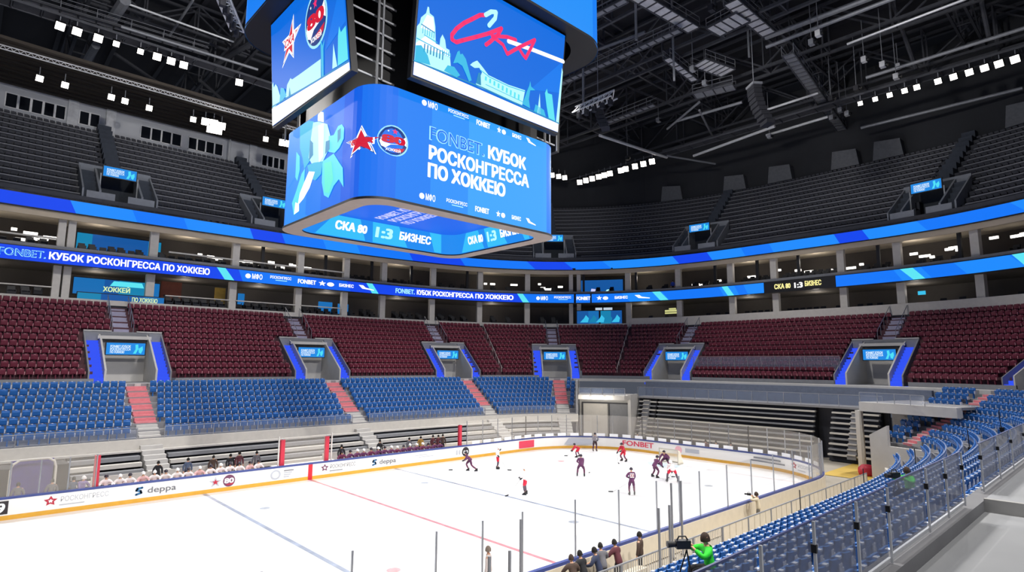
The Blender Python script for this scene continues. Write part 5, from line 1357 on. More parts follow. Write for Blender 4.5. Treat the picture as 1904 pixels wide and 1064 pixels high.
su = seat_sites([(d, z) for d, z in UROWS], SW0+.4, SW1-.4, .58, .55, avoid_up)
CU = count_from(su, UP[1:])
place_seats(su, seat_mb(DARK, DARK, .74), 'charcoal_folding_chair', 'charcoal_seating', 300, lab_up, 'seat', 'rows of charcoal seats filling the dark top tier')
un = ['', 'leftmost', 'second', 'hidden', 'third visible', 'fourth visible', 'rightmost']
for k, sp in enumerate(UP):
    L = local(sp); m = MB()
    m.box(-1.75, 1.75, 17.9, 22.6, 23.6, 23.75, UDARK, L); m.box(-1.75, 1.75, 22.4, 22.6, 23.7, 28.6, mat('upper_niche', '#3a4048', .8), L)
    for sg in (-1, 1):
        a, b = (1.7, 1.9) if sg > 0 else (-1.9, -1.7)
        m.prism([L(a, 17.9, 23.7), L(a, 22.6, 23.7), L(a, 22.6, 28.7), L(a, 17.9, 25.2)], L(b, 0, 0)-L(a, 0, 0), UGREY)
        a, b = (3.1, 3.25) if sg > 0 else (-3.25, -3.1)
        m.prism([L(a, 17.9, 23.7), L(a, 22.6, 23.7), L(a, 22.6, 28.7), L(a, 17.9, 25.2)], L(b, 0, 0)-L(a, 0, 0), UGREY)
        x0, x1 = (.55, 2.9) if sg > 0 else (-2.9, -.55)
        m.box(x0, x1, 17.75, 17.95, 24.1, 25.0, UGREY, L)
        for i in range(6): m.box(*((1.92, 3.08) if sg > 0 else (-3.08, -1.92)), 18.2+.7*i, 22.6, 23.8+.7*i, 24.5+.7*i, mat('upper_stair', '#454c58', .8), L)
        x = 1.62*sg; m.tube([L(x, 19.9, 23.7), L(x, 19.9, 27.5)], .07, mat('pale_post', '#b8bcc0', .6, var=0), 8)
    m.box(-3.25, 3.25, 22.5, 22.7, 28.0, 28.9, UGREY, L)
    for i in range(10): m.box(-.7, .7, 23.2+1.1*i, 34, 28.0+.892*i, 29.0+.892*i, mat('upper_stair', '#454c58', .8), L)
    o = struct(m.obj('wall_upper_doorway'))
    if k in (1, 2, 4, 5, 6): led_sign(L, -1.45, 1.45, 19.8, 27.25, 28.3, 'small blue screen over a top tier doorway, %s' % {1: 'leftmost', 2: 'just left of the scoreboard', 4: 'at the right foot of the scoreboard', 5: 'beyond the far end', 6: 'at the right'}[k])
# back wall with window bands
WALLG = mat('upper_wall', '#cdd0d6', .8, var=.06, scale=.3)
mb = MB(); sweep(mb, SW0, 16.5, [(34, 35.5), (34.3, 35.5), (34.3, 39.45), (34, 39.45)], WALLG); struct(mb.obj('wall_left'))
mb = MB(); sweep(mb, 16.5, SW1, [(34, 35.3), (34.4, 35.3), (34.4, 50), (34, 50)], mat('end_wall', '#34363b', .9, var=.1, scale=.2)); struct(mb.obj('wall_end'))
mb = MB()
for s in (-11.75, -8.3, 8.5):
    L = local(s); mb.box(-.5, .5, 33.7, 34.05, 35.5, 39.4, mat('upper_pier', '#dfe1e5', .8), L)
struct(mb.obj('wall_piers'))
wn = 0
for a, b, n in ((-16.77, -12.3, 5), (-11.2, -9.3, 2), (-5.2, -.5, 4), (.3, 4.66, 4), (9.7, 12.7, 4), (-24, -18, 6)):
    for i in range(n):
        s0 = a+(b-a)*i/n; s1 = a+(b-a)*(i+1)/n; wn += 1
        m = MB(); z0, z1 = 36.75, 38.5
        for p0, p1, q0, q1 in ((s0, s1, z0, z0+.1), (s0, s1, z1-.1, z1), (s0, s0+.09, z0, z1), (s1-.09, s1, z0, z1)): sweep(m, p0, p1, [(33.9, q0), (34.05, q0), (34.05, q1), (33.9, q1)], mat('window_frame', '#f0f1f3', .5), 2)
        o = struct(m.obj('window_%d' % wn)); g = MB(); g.poly([at(s0, 33.97, z0), at(s1, 33.97, z0), at(s1, 33.97, z1), at(s0, 33.97, z1)], WINDARK); g.obj('pane', o)
for i, s in enumerate((38.6, 42.2, 46.2, 54.5, 58.8, 65)):
    L = local(s); m = MB(); m.prism([L(-1.8, 32.4, 36.0), L(1.8, 32.4, 36.0), L(1.5, 32.4, 38.3), L(-1.5, 32.4, 38.6)], L(0, 1.5, 0)-L(0, 0, 0), mat('end_cabin', '#6b6e74', .8)); struct(m.obj('wall_cabin'))
# ------------------------------------------------------------------ roof
ROOF = mat('roof_black', '#36373d', .9, var=.12, scale=.15); TRUSS = mat('truss_black', '#585a61', .6, .2, var=.12); TRL = mat('truss_grey', '#9a9da4', .5, .2, var=.1); GRAT = mat('grating_grey', '#e4e6ea', .5, .2, var=.12, scale=1.5); BRT = mat('pipe_pale', '#e6e8ec', .4, .2, var=.05)
mb = MB(); mb.box(-60, 95, -72, 80, 52, 52.5, ROOF)
for x in range(-56, 92, 6): mb.box(x, x+.5, -70, 78, 51.4, 52, DGREY)
struct(mb.obj('ceiling'))
# sloping soffit above the far window wall
mb = MB(); sweep(mb, SW0-4, 30, [(20.6, 38.9), (34.2, 39.5), (34.2, 39.8), (20.6, 39.2)], mat('soffit_brown', '#4e4740', .85, var=.1, scale=.2), 3)
for k in range(9): d = 21.5+1.4*k; zz = 38.9+.044*(d-20.6); sweep(mb, SW0-4, 30, [(d, zz), (d+.3, zz), (d+.3, zz-.25), (d, zz-.25)], mat('soffit_rib', '#37322e', .85), 3)
struct(mb.obj('ceiling_soffit'))
def truss(name, a, b, h, w, n, label, m=TRUSS, r=.16):
    """lattice girder from a to b: two bottom chords, two top chords, posts and diagonals"""
    a, b = vec(*a), vec(*b); d = (b-a)/np.linalg.norm(b-a); sd = np.cross(d, vec(0, 0, 1)); sd /= np.linalg.norm(sd); up = vec(0, 0, h)
    R_ = empty(name, (0, 0, 0)); tag(R_, label, 'truss', 'roof girders')
    c = MB()
    for s in (-1, 1):
        c.bar(a+sd*s*w/2, b+sd*s*w/2, r*2, r*2, m); c.bar(a+sd*s*w/2+up, b+sd*s*w/2+up, r*2, r*2, m)
    c.obj('chord', R_)
    q = MB(); st = (b-a)/n
    for i in range(n+1):
        p = a+st*i
        q.bar(p-sd*w/2, p+sd*w/2, r, r, m); q.bar(p-sd*w/2+up, p+sd*w/2+up, r, r, m)
        for s in (-1, 1):
            q.bar(p+sd*s*w/2, p+sd*s*w/2+up, r*1.2, r*1.2, m)
            if i < n:
                e = p+st; u0, u1 = (p, e+up) if i % 2 == 0 else (p+up, e)
                q.bar(u0+sd*s*w/2, u1+sd*s*w/2, r*1.2, r*1.2, m)
    q.obj('web', R_)
    return R_
tl = ['over the near left', 'left of the scoreboard', 'just behind the scoreboard', 'right of the scoreboard', 'between scoreboard and far end', 'over the far goal', 'over the far end stand', 'at the far right']
for i, x in enumerate((-26, -12, 2, 16, 28, 40, 52, 66)): truss('roof_truss', (x, -55, 45.5), (x, 70, 45.5), 5, 2.2, 18, 'black lattice roof girder crossing the hall, %s' % tl[i])
tl2 = ['nearest', 'second', 'middle', 'fourth', 'fifth', 'farthest']
for i, y in enumerate((-34, -18, -2, 14, 30, 46)): truss('roof_truss', (-50, y, 47.5), (88, y, 47.5), 3.5, 1.6, 26, 'black lattice roof girder running the length of the hall, %s of the six' % tl2[i], TRUSS, .13)
# catwalks : grating panels between dark bearers, with handrails
def catwalk(a, b, w, label, cell=1.1, m=GRAT, rail=True):
    a, b = vec(*a), vec(*b); Ln = np.linalg.norm(b-a); d = (b-a)/Ln; sd = np.cross(d, vec(0, 0, 1)); sd /= np.linalg.norm(sd)
    r = empty('catwalk', (0, 0, 0)); tag(r, label, 'catwalk')
    g = MB(); n = max(2, int(Ln/cell))
    for i in range(n):
        p, q = a+d*Ln*(i+.06)/n, a+d*Ln*(i+.94)/n
        g.hexa([p-sd*w*.45-vec(0, 0, .04), p+sd*w*.45-vec(0, 0, .04), q+sd*w*.45-vec(0, 0, .04), q-sd*w*.45-vec(0, 0, .04), p-sd*w*.45, p+sd*w*.45, q+sd*w*.45, q-sd*w*.45][:8], m)
    g.obj('grating', r)
    f = MB()
    for s in (-1, 1): f.bar(a+sd*s*w*.5, b+sd*s*w*.5, .12, .25, TRUSS)
    for i in range(n+1): p = a+d*Ln*i/n; f.bar(p-sd*w*.5-vec(0, 0, .08), p+sd*w*.5-vec(0, 0, .08), .1, .12, TRUSS)
    f.obj('bearer', r)
    if rail:
        f = MB()
        for s in (-1, 1):
            for h in (.55, 1.1): f.bar(a+sd*s*w*.5+vec(0, 0, h), b+sd*s*w*.5+vec(0, 0, h), .05, .05, TRL)
            for i in range(0, n+1, 2): p = a+d*Ln*i/n+sd*s*w*.5; f.bar(p, p+vec(0, 0, 1.1), .05, .05, TRL)
        f.obj('handrail', r)
    return r
def pipe(a, b, r, m, label, name='roof_pipe', cat='pipe', group=None):
    q = MB(); q.tube([a, b], r, m, 8); return tag(q.obj(name), label, cat, group)
catwalk((-30, 39.6, 41.2), (58, 39.6, 41.2), 1.6, 'long dark catwalk carrying the far row of floodlights', 2.2, TRUSS, False)
catwalk((58.4, 40, 41.2), (58.4, -34, 41.2), 1.6, 'dark catwalk carrying the floodlights beyond the far end', 2.2, TRUSS, False)
catwalk((26.6, 2.6, 45.0), (36.2, 1.8, 45.0), 1.5, 'pale grating catwalk right of the scoreboard top')
catwalk((34.3, -3.4, 45.0), (43.0, -3.5, 45.0), 1.5, 'pale grating catwalk near the top right of the scoreboard')
catwalk((37.9, .4, 44.8), (37.5, -3.2, 44.8), 2.6, 'square pale grating landing between two catwalks', .9)
catwalk((37.7, 6.2, 44.0), (45.0, 6.8, 44.0), .9, 'narrow pale grating walkway left of the speaker')
catwalk((40.6, 3.8, 43.6), (45.4, 2.6, 43.6), 2.2, 'small grid of pale gratings beside the walkway', .8)
catwalk((47.0, 8.0, 43.0), (48.2, 3.2, 43.0), 1.8, 'lower grid of pale gratings under the walkway', 1.0, TRL)
catwalk((43.2, -5.3, 42.0), (70.9, -1.9, 42.0), 1.2, 'long ladder-like grey catwalk descending toward the far end', 1.0, TRL)
catwalk((25.0, 8.0, 44.0), (25.2, 2.8, 44.0), .8, 'short pale plank walkway at the upper right edge of the scoreboard', 1.2, TRL)
catwalk((33.5, 19.2, 44.0), (33.7, 2.0, 44.0), .9, 'plank walkway passing behind the right side of the scoreboard', 1.0, TRL)
catwalk((45.7, 22.0, 43.0), (45.5, 13.0, 43.0), .9, 'plank walkway low behind the right side of the scoreboard', 1.0, TRL)
catwalk((-18.3, 42.2, 43.2), (-2, 40.9, 43.2), .8, 'dim plank walkway above the far floodlights at the left', 1.4, TRL)
B = [((-10.5, 38.9, 45), (-11.0, 46.7, 45), .55, TRL, 'thick grey tube strut at the top left'), ((-11.2, 51.5, 45), (-11.4, 56.3, 45), .45, TRL, 'short grey tube strut over the left window wall'),
     ((-9.8, 41.3, 46), (.8, 41.4, 46), .12, BRT, 'thin pale pipe above the left floodlights'), ((-4.7, 37.5, 47), (-4.7, 47.1, 47), .14, TRL, 'thin grey strut crossing the pale pipe at the left'),
     ((-10.5, 39.8, 42.5), (3.0, 39.2, 42.5), .16, TRL, 'grey rail right above the far floodlights'), ((-14.6, 40.2, 41.5), (-.8, 39.9, 41.5), .12, TRL, 'lower grey rail behind the far floodlights'),
     ((-9.5, 49.9, 44), (-3.6, 55, 44), .2, TRUSS, 'dark diagonal brace over the left soffit'), ((-.3, 50.2, 44), (5.9, 56.4, 44), .2, TRUSS, 'dark diagonal brace over the soffit near the scoreboard'), ((2.4, 34.7, 45), (.3, 46.6, 45), .3, TRUSS, 'dark brace left of the scoreboard top'),
     ((45.5, -2.1, 45), (45.7, -20, 45), .22, TRL, 'long grey roof beam at the upper right'), ((45.2, -2.2, 46), (45.8, -16, 46), .3, TRL, 'second grey roof beam above the long one at the upper right'),
     ((49.6, -9.3, 44), (49.0, -21, 44), .14, BRT, 'bright thin pipe at the upper right'), ((55.3, -9.4, 42), (55.2, -26, 42), .2, TRL, 'grey rail above the right row of floodlights'),
     ((53.4, 1.7, 41), (53.2, -4.8, 41), .15, BRT, 'pale pipe below the ladder-like catwalk'), ((61.8, 5.3, 41), (61.3, -3.1, 41), .18, BRT, 'lower pale pipe near the foot of the ladder-like catwalk'),
     ((59.4, 15.4, 40), (57.0, 2.1, 40), .2, BRT, 'pale lattice pipe right of the far corner light row'), ((42.7, 20.2, 40), (57.1, 18.6, 40), .2, BRT, 'pale pipe slanting down to the far corner light row'), ((56.5, 18.2, 40), (65.1, 14.9, 40), .15, TRL, 'grey pipe end beyond the far corner light row'),
     ((65.8, -5.6, 40), (66.4, -22, 40), .2, TRL, 'grey rail low above the right part of the top tier'), ((53.9, 16.4, 43), (49.1, 8.5, 43), .16, TRL, 'grey diagonal brace in the middle of the right roof'), ((51.4, 9.8, 43), (61.6, 13.3, 43), .16, TRL, 'grey diagonal brace crossing under the right roof'),
     ((52.4, 13.8, 43), (53.2, 4.6, 43), .2, TRL, 'horizontal grey bar in the right roof'), ((33, 14.4, 46), (34.2, 6.7, 46), .2, TRL, 'grey bar close to the upper right of the scoreboard'),
     ((58, -12, 52), (59.5, -13.5, 43), .25, TRUSS, 'dark hanger strut over the right floodlights'), ((57, -20, 52), (57, -20.6, 43), .25, TRUSS, 'second dark hanger strut over the right floodlights')]
for a, b, r_, m, l in B: pipe(a, b, r_, m, l)
for i, (x, y, z0, z1) in enumerate(((27.6, 3.4, 41, 52), (36.2, 4.4, 40, 52), (44.5, -.5, 44, 52), (29.5, 12.0, 37.5, 52), (-4.5, 19, 38, 52), (12, 34, 40, 52))):
    pipe((x, y, z0), (x, y, z1), .13, TRL, 'thin vertical hanger tube %s' % ['at the top right of the scoreboard', 'in the centre of the right roof', 'by the landing of pale gratings', 'low right of the scoreboard', 'at the upper left of the scoreboard', 'behind the scoreboard'][i], 'hanger_tube', 'tube')
# bluish rigging frames lit by the screens
def rig(a, b, label):
    r = empty('rigging_frame', (0, 0, 0)); tag(r, label, 'rigging'); a, b = vec(*a), vec(*b); d = b-a; sd = np.cross(d, vec(0, 0, 1)); sd = sd/np.linalg.norm(sd)*.5
    m = MB()
    for o in (-sd, sd, vec(0, 0, .8)): m.bar(a+o, b+o, .12, .12, GRAT)
    m.obj('chord', r); m = MB()
    for i in range(8):
        p, q = a+d*i/8, a+d*(i+1)/8; m.bar(p-sd, q+sd, .08, .08, GRAT); m.bar(p+sd, q+vec(0, 0, .8), .08, .08, GRAT); m.bar(p-sd, q+vec(0, 0, .8), .08, .08, GRAT)
    m.obj('web', r)
    for i in range(5): p = a+d*(i+.5)/5; m = MB(); m.box(p[0]-.2, p[0]+.2, p[1]-.2, p[1]+.2, p[2]-.7, p[2]-.1, DGREY); m.obj('hoist', r)
rig((28.0, 11.9, 36), (27.8, 6.4, 36), 'bluish rigging frame hanging right of the scoreboard'); rig((-7.6, 16.2, 36), (-4.9, 20.8, 36), 'bluish rigging frame hanging at the upper left of the scoreboard')
# line arrays
def array(x, y, z1, n, rz, label):
    r = empty('speaker_array', (x, y, z1), rz); tag(r, label, 'loudspeaker')
    for i in range(n):
        m = MB(); y0 = -.02*i*i; m.box(-.75, .75, y0-.5, y0+.4, -.48*(i+1), -.48*i-.04, DGREY); m.box(-.6, .6, y0-.52, y0-.5, -.48*(i+1)+.06, -.48*i-.1, GREYP); m.obj('cabinet', r)
    m = MB(); m.box(-.8, .8, -.6, .5, 0, .25, TRL); m.tube([(0, 0, .2), (0, 0, 10)], .05, TRL, 6); m.obj('flying_bar', r)
array(41.2, -2.3, 38.6, 9, .9, 'tall hanging line of loudspeakers right of centre under the roof'); array(31.5, 11.5, 38.4, 7, .5, 'dark hanging line of loudspeakers near the scoreboard right edge'); array(12, 27, 38, 8, 0, 'hanging line of loudspeakers behind the scoreboard')
# scattered junction boxes and projectors on the roof steel
prj = sorted([(rnd.uniform(22, 62), rnd.uniform(-16, 24), rnd.choice((40.5, 42.3, 44.0))) for i in range(24)], key=lambda q: project(q)[0])
for i, (x, y, z) in enumerate(prj):
    m = MB(); m.box(-.3, .3, -.25, .25, -.3, .3, rnd.choice((TRL, TRL, GRAT, DGREY))); m.tube([(0, 0, .3), (0, 0, 47-z)], .04, TRL, 5)
    m.tube([(0, -.25, -.05), (.0, -.5, -.15)], .18, BLACK, 8)
    tag(m.obj('stage_projector', None, False, (x, y, z)), 'small stage projector hung from the right roof steel, %s from the left' % nth(i+1), 'spotlight', 'small projectors in the right roof')
# perforated edge beam of the soffit
r = empty('edge_beam', (0, 0, 0)); tag(r, 'pale perforated lattice beam along the edge of the left soffit', 'beam'); m = MB()
for h in (0, .38): m.bar((-34, 43.0, 38.0+h), (44, 43.2, 38.0+h), .08, .10, BRT)
m.obj('chord', r); m = MB()
for i in range(150): x = -34+.52*i; m.bar((x, 43.05, 38.05), (x+.26, 43.05, 38.36), .05, .05, BRT); m.bar((x+.26, 43.05, 38.36), (x+.52, 43.05, 38.05), .05, .05, BRT)
m.obj('web', r)
# ------------------------------------------------------------------ floodlights
LENS = emi('floodlight_lens', '#fff6ec', 9.0)
def flood(P, aim, label, group, s=.42):
    r = empty('floodlight', tuple(P)); tag(r, label, 'floodlight', group)
    d = vec(*aim)-vec(*P); d /= np.linalg.norm(d); x = np.cross(d, vec(0, 0, 1)); x /= np.linalg.norm(x); y = np.cross(x, d)
    T = lambda a, b, c: x*a+y*b+d*c
    m = MB(); m.box(-s*1.1, s*1.1, -s*1.1, s*1.1, -.5, .0, BLACK, T); m.obj('housing', r)
    m = MB(); m.box(-s, s, -s, s, .0, .03, LENS, T); m.obj('lens', r)
    m = MB(); m.bar(T(0, 0, -.3), T(0, 0, -.3)+vec(0, 0, 1.2), .08, .08, TRL); m.obj('yoke', r)
eye = (-19, -29, 8)
for i, x in enumerate((-15.4, -14.1, -12.4, -10.9, -8.8, -7.3, -6.0, -4.8, .9)): flood((x, 38.7, 40), (-10, -5, 0), 'lit white floodlight, %s in the upper left row' % ORD2[i], 'upper left floodlights', .26 if i in (3, 4) else .36)
for i, (x, y, z) in enumerate(((-16.1, 46.3, 37.3), (-14.0, 46.3, 37.3), (-9.9, 46.3, 37.3), (-8.6, 46.4, 37.3), (-6.2, 46.6, 37.3), (-1.6, 46.6, 37.3), (-.2, 46.8, 37.5), (.7, 46.6, 37.5), (1.6, 46.6, 37.4), (.4, 46.6, 36.65), (1.25, 46.6, 36.7), (7.1, 46.9, 37.3), (9.2, 46.6, 37.3), (10.1, 46.4, 37.3))): flood((x, y, z), (-10, -12, 3), 'lit floodlight under the left soffit, %s from the left' % ORD2[i], 'soffit floodlights', .42 if 5 < i < 11 else (.42 if i > 11 else .3))
for i, y in enumerate((-8.0, -9.6, -11.1, -12.6, -13.8, -15.8, -17.2, -18.6, -19.9, -21.1, -22.4)): flood((57.5, y, 40), (0, -14, 0), 'lit white floodlight, %s from the left in the right row' % ORD2[i], 'right row floodlights', .24+.013*i)
for i, y in enumerate((36.0, 34.6, 33.2, 31.8, 30.6, 29.4, 27.2, 26.2, 24.4, 22.8, 21.2)): flood((57.0, y, 40), (0, 0, 0), 'lit white floodlight, %s from the left in the bright row right of the scoreboard' % ORD2[i], 'far corner floodlights', .42)
for i, (x, y) in enumerate(((50.7, 36.7), (52.0, 36.4), (53.2, 36.1))): flood((x, y, 40), (0, 0, 0), 'lit square floodlight touching the scoreboard edge, %s of three' % ORD2[i], 'three floodlights by the scoreboard', .38)
r = empty('corner_mast', tuple(at(5.3, 33.2, 35.8))); tag(r, 'thin white mast with a round lamp on top of the left stand', 'mast'); m = MB(); m.tube([(0, 0, 0), (0, 0, 4.2)], .09, BRT, 6); m.obj('pole', r); m = MB(); m.lathe([(.001, .3), (.22, .2), (.3, 0), (.22, -.2), (.001, -.3)], LENS, (0, 0, 4.4)); m.obj('lamp_head', r)
# the lamps' light: floodlights of the far, end and near catwalks all aim at the ice
def spot(P, aim, power, size, blend, rad=.6):
    l = bpy.data.lights.new('flood_and_fill_spot', 'SPOT'); l.energy = power; l.spot_size = size; l.spot_blend = blend; l.shadow_soft_size = rad; l.color = (1.0, .965, .92)
    o = bpy.data.objects.new('flood_and_fill_spot', l); COL.objects.link(o); o.location = P
    o.rotation_euler = (Vector(aim)-Vector(P)).to_track_quat('-Z', 'Y').to_euler()
PW = 48000
for x in (-24, -8, 8, 24): spot((x, 38.7, 39.5), (x*.8, -1, 0), PW, math.radians(66), .9); spot((x, -38.7, 39.5), (x*.8, 1, 0), PW, math.radians(66), .9)
for y in (-16, 16): spot((57, y, 39.5), (14, y*.3, 0), PW, math.radians(62), .9)
# unseen house-light spots aimed at the lower stands
HL = 24000
for x, y, ax, ay in ((-14, 10, -14, 33), (4, 10, 4, 33), (20, 8, 30, 28), (26, 0, 47, 0), (24, -10, 38, -24), (0, -12, 4, -24), (-8, -14, -8, -24)): spot((x, y, 40), (ax, ay, 7), HL, math.radians(60), 1.0, 1.0)
# unseen fill spots, added to brighten the dark top tier
for x, y, ax, ay in ((-12, 6, -14, 52), (8, 6, 8, 52), (24, 10, 44, 40), (26, 0, 66, 4), (22, -8, 62, -22)): spot((x, y, 36), (ax, ay, 36), 15000 if ay > 45 else 9000, math.radians(70), 1.0, 1.0)
w = bpy.data.worlds.new('world'); SC.world = w; w.use_nodes = True
bg = w.node_tree.nodes['Background']; bg.inputs[0].default_value = (.55, .62, .8, 1); bg.inputs[1].default_value = .13
# ------------------------------------------------------------------ hockey players, bench, spectators
JD = mat('jersey_plum', '#65325c', .75, var=.12, scale=6); JW = mat('jersey_white', '#efe6e6', .75, var=.04); JR = mat('jersey_red', '#c8243c', .75, var=.08)
PR = mat('pants_red', '#d01f3c', .75, var=.06); PD = mat('pants_plum', '#55284c', .75, var=.1); SKD = mat('socks_plum', '#6a3452', .75, var=.1); SKG = mat('socks_grey', '#5a4c58', .75, var=.1); HW = mat('helmet_white', '#f2f2f2', .35, var=0); HD = mat('helmet_dark', '#2a2230', .35, var=0); SW = mat('socks_pale', '#c9c0c4', .75, var=.2, scale=9)
STK = mat('stick_grey', '#c4c4c4', .5, var=.05)
def stick(hand, tip, label):
    hand, tip = vec(*hand), vec(*tip); r = empty('hockey_stick', tuple(tip)); tag(r, label, 'stick', None)
    d = hand-tip; L_ = np.linalg.norm(d); d /= L_; fl = vec(d[0], d[1], 0); fl /= np.linalg.norm(fl)+1e-9
    m = MB(); m.bar((0, 0, .03), hand-tip+d*.35, .035, .025, STK); m.obj('shaft', r)
    m = MB(); m.hexa([-fl*.0+vec(0, 0, 0), -fl*.3+vec(fl[1]*.05, -fl[0]*.05, 0), -fl*.3+vec(fl[1]*.08, -fl[0]*.08, 0), vec(fl[1]*.03, -fl[0]*.03, 0), vec(0, 0, .08), -fl*.3+vec(fl[1]*.05, -fl[0]*.05, .07), -fl*.3+vec(fl[1]*.08, -fl[0]*.08, .07), vec(fl[1]*.03, -fl[0]*.03, .08)], BLACK); m.obj('blade', r)
def onice(pose, x, y, face, label, team, sc=1., sticktip=None, group='players on the ice'):
    j, p, s, h = {'dark': (JD, PD, SKD, HD), 'white': (JW, PR, SKG, HW), 'red': (JR, PR, SKD, HD)}[team]
    rz = face
    r = player(pose, (x, y, 0), rz, label, j, p, s, h, group, sc)
    if sticktip is not None:
        J = POSE[pose]['J']; c, q = math.cos(rz), math.sin(rz); T = lambda v: vec(x+sc*(v[0]*c-v[1]*q), y+sc*(v[0]*q+v[1]*c), sc*v[2])
        stick(T((J['wrr']+J['fwr']*.06)), T(vec(*sticktip, .0)), 'hockey stick of the '+label.split(',')[0].replace(' and red pants', ''))
    return r
AW = -.75   # facing away from the camera, up the ice
onice('stride', 10.96, 8.56, 1.0, 'player in plum jersey striding left near the far boards', 'dark', 1.0, (.5, 1.3))
onice('wave', 13.28, 7.83, PI+.7, 'player in white jersey and red pants standing upright near the far boards', 'white', 1.0, (.6, .9))
onice('upright', 8.34, -.47, .5, 'player in white jersey and red pants alone in the middle of the ice', 'white', 1.0, (-.7, .95))
onice('ready', 15.91, 1.26, -.95, 'player in plum jersey leaning forward in mid ice, legs spread', 'dark', 1.0, (.5, 1.4))
onice('bend', 22.9, 7.6, .4, 'player in red jersey bent low before the end boards', 'red', .9, (.1, 1.1))
onice('ready', 24.16, 3.35, PI/2-.2, 'player in red jersey with red pants left of the goal', 'red', 1.0, (-.6, 1.2))
pl8 = onice('upright', 13.44, -5.18, AW, 'player in plum jersey with a number on the back, nearest to the goal camera', 'dark', .98, (-1.1, .9))
onice('ready', 19.83, -2.72, -1.9, 'player in plum jersey crowding in front of the goal, left of the white one', 'dark', 1.0, (.4, 1.2))
onice('bend', 19.36, -4.49, AW, 'big player in white jersey and red pants bending over, legs apart', 'white', 1.08, (.1, 1.2))
onice('crouch', 24.6, -.6, PI/2+.2, 'goaltender in plum jersey crouching before the goal', 'dark', 1.05, (.5, .9))
# number patch on the back of the near player
J = POSE['upright']['J']; T = J['T']; m = MB()
fnb = lambda u, v: T(u, -.215, .16+v)
put_poly(m, [(-.135, .0), (.135, .0), (.135, .27), (-.135, .27)], WHD, fnb); put_text(m, '33', INKR, lambda u, v: T(u, -.222, .16+v), -.11, .04, .11, .19, .04)
m.obj('back_number', pl8)
ref = player('upright', (27.0, 8.9, 0), PI-.6, 'referee in grey striped top and dark trousers at the end boards', mat('jersey_stripe', '#8f8a90', .75, var=.4, scale=12), mat('pants_dark', '#3a1c24', .75), PD, HD, 'players on the ice', 1.0)
# benches
xsL = [-12.3, -11.6, -11.05, -10.4, -9.75, -9.1, -8.45, -7.8, -7.15, -6.5, -5.9, -5.3, -4.65, -4.0, -3.4]
for i, x in enumerate(xsL):
    hw = i in (1, 3, 4, 6, 8, 10); player('bench', (x, 14.55, .37), PI+rnd.uniform(-.3, .3), 'player in white jersey on the left bench, %s from the left%s' % (ORD2[i], ', white helmet' if hw else ', dark helmet'), JW if i % 5 != 3 else mat('jersey_blush', '#e0b4b4', .75, var=.06), PR, SKG, HW if hw else HD, 'players on the left bench', rnd.uniform(.94, 1.02))
xsR = [3.0+.62*i for i in range(16)]
for i, x in enumerate(xsR):
    hw = i in (2, 3, 5, 7, 8, 10, 11, 12); player('bench', (x, 14.55, .37), PI+rnd.uniform(-.3, .3), 'player in plum jersey on the right bench, %s from the left%s' % (ORD2[i], ', white helmet' if hw else ', dark helmet'), JD if i % 4 else mat('jersey_wine', '#6d2a4e', .75, var=.1), PD, SKD, HW if hw else HD, 'players on the right bench', rnd.uniform(.94, 1.02))
CL = dict(a=mat('coat_black', '#1c1c22', .8, var=.1), b=mat('coat_navy', '#2c3550', .8, var=.1), c=mat('coat_brown', '#4a3a32', .8, var=.1), d=mat('coat_grey', '#6a6a70', .8, var=.1), e=mat('coat_slate', '#4c5a74', .8, var=.1), f=mat('coat_mustard', '#b08a3a', .8, var=.1), g=mat('coat_wine', '#5a2a34', .8, var=.1))
TR = mat('trousers_black', '#1a1a20', .8); HB = mat('hair_brown', '#3a2a20', .8); HK = mat('hair_black', '#17130f', .8)
for i, (x, c, l) in enumerate(((-9.35, 'a', 'coach in black coat standing behind the white-jersey bench, leftmost'), (-7.6, 'e', 'coach in slate jacket standing behind the white-jersey bench, second'), (-6.0, 'c', 'man in brown coat behind the white-jersey bench, third'), (-4.9, 'a', 'man in black behind the white-jersey bench, fourth'), (-4.3, 'g', 'man in wine coat with pale stripe behind the white-jersey bench, rightmost'), (-3.1, 'd', 'person in grey beside the red padded post left of the centre line'))):
    civilian('standing', (x, 15.6, .37), PI+rnd.uniform(-.4, .4), l, CL[c], TR, HK, 'staff behind the benches', rnd.uniform(.95, 1.03))
for i, (x, c, l) in enumerate(((3.0, 'a', 'coach in black at the left end of the plum-jersey bench'), (6.9, 'a', 'coach in black coat standing behind the plum-jersey bench, near its middle'), (9.8, 'd', 'coach in grey behind the plum-jersey bench, right of its middle'), (11.0, 'f', 'person in mustard coat behind the plum-jersey bench'), (12.3, 'g', 'person in wine coat at the far end of the plum-jersey bench'), (12.9, 'g', 'second person in wine coat at the far end of the plum-jersey bench'), (13.4, 'c', 'person in brown coat last at the far end of the plum-jersey bench'))):
    civilian('standing', (x, 15.5 if i else 14.6, .37), PI+rnd.uniform(-.4, .4), l, CL[c], TR, HK, 'staff behind the benches', rnd.uniform(.95, 1.02))
# players and staff in the tunnel area behind the left glass
for i, (x, c) in enumerate(((-16.4, 'd'), (-14.9, 'd'), (-13.9, 'e'))): civilian('standing', (x, 14.5, 0), PI, 'person behind the left glass, %s' % ['at the edge of the view', 'before the tunnel', 'right of the tunnel'][i], CL[c], TR, HK, 'people behind the left glass', 1.0)
player('upright', (-13.5, 14.3, 0), PI+.4, 'player in violet and white waiting at the tunnel mouth', mat('jersey_violet', '#7a6aa0', .75, var=.2, scale=8), PD, SKD, HW, 'people behind the left glass', 1.0)
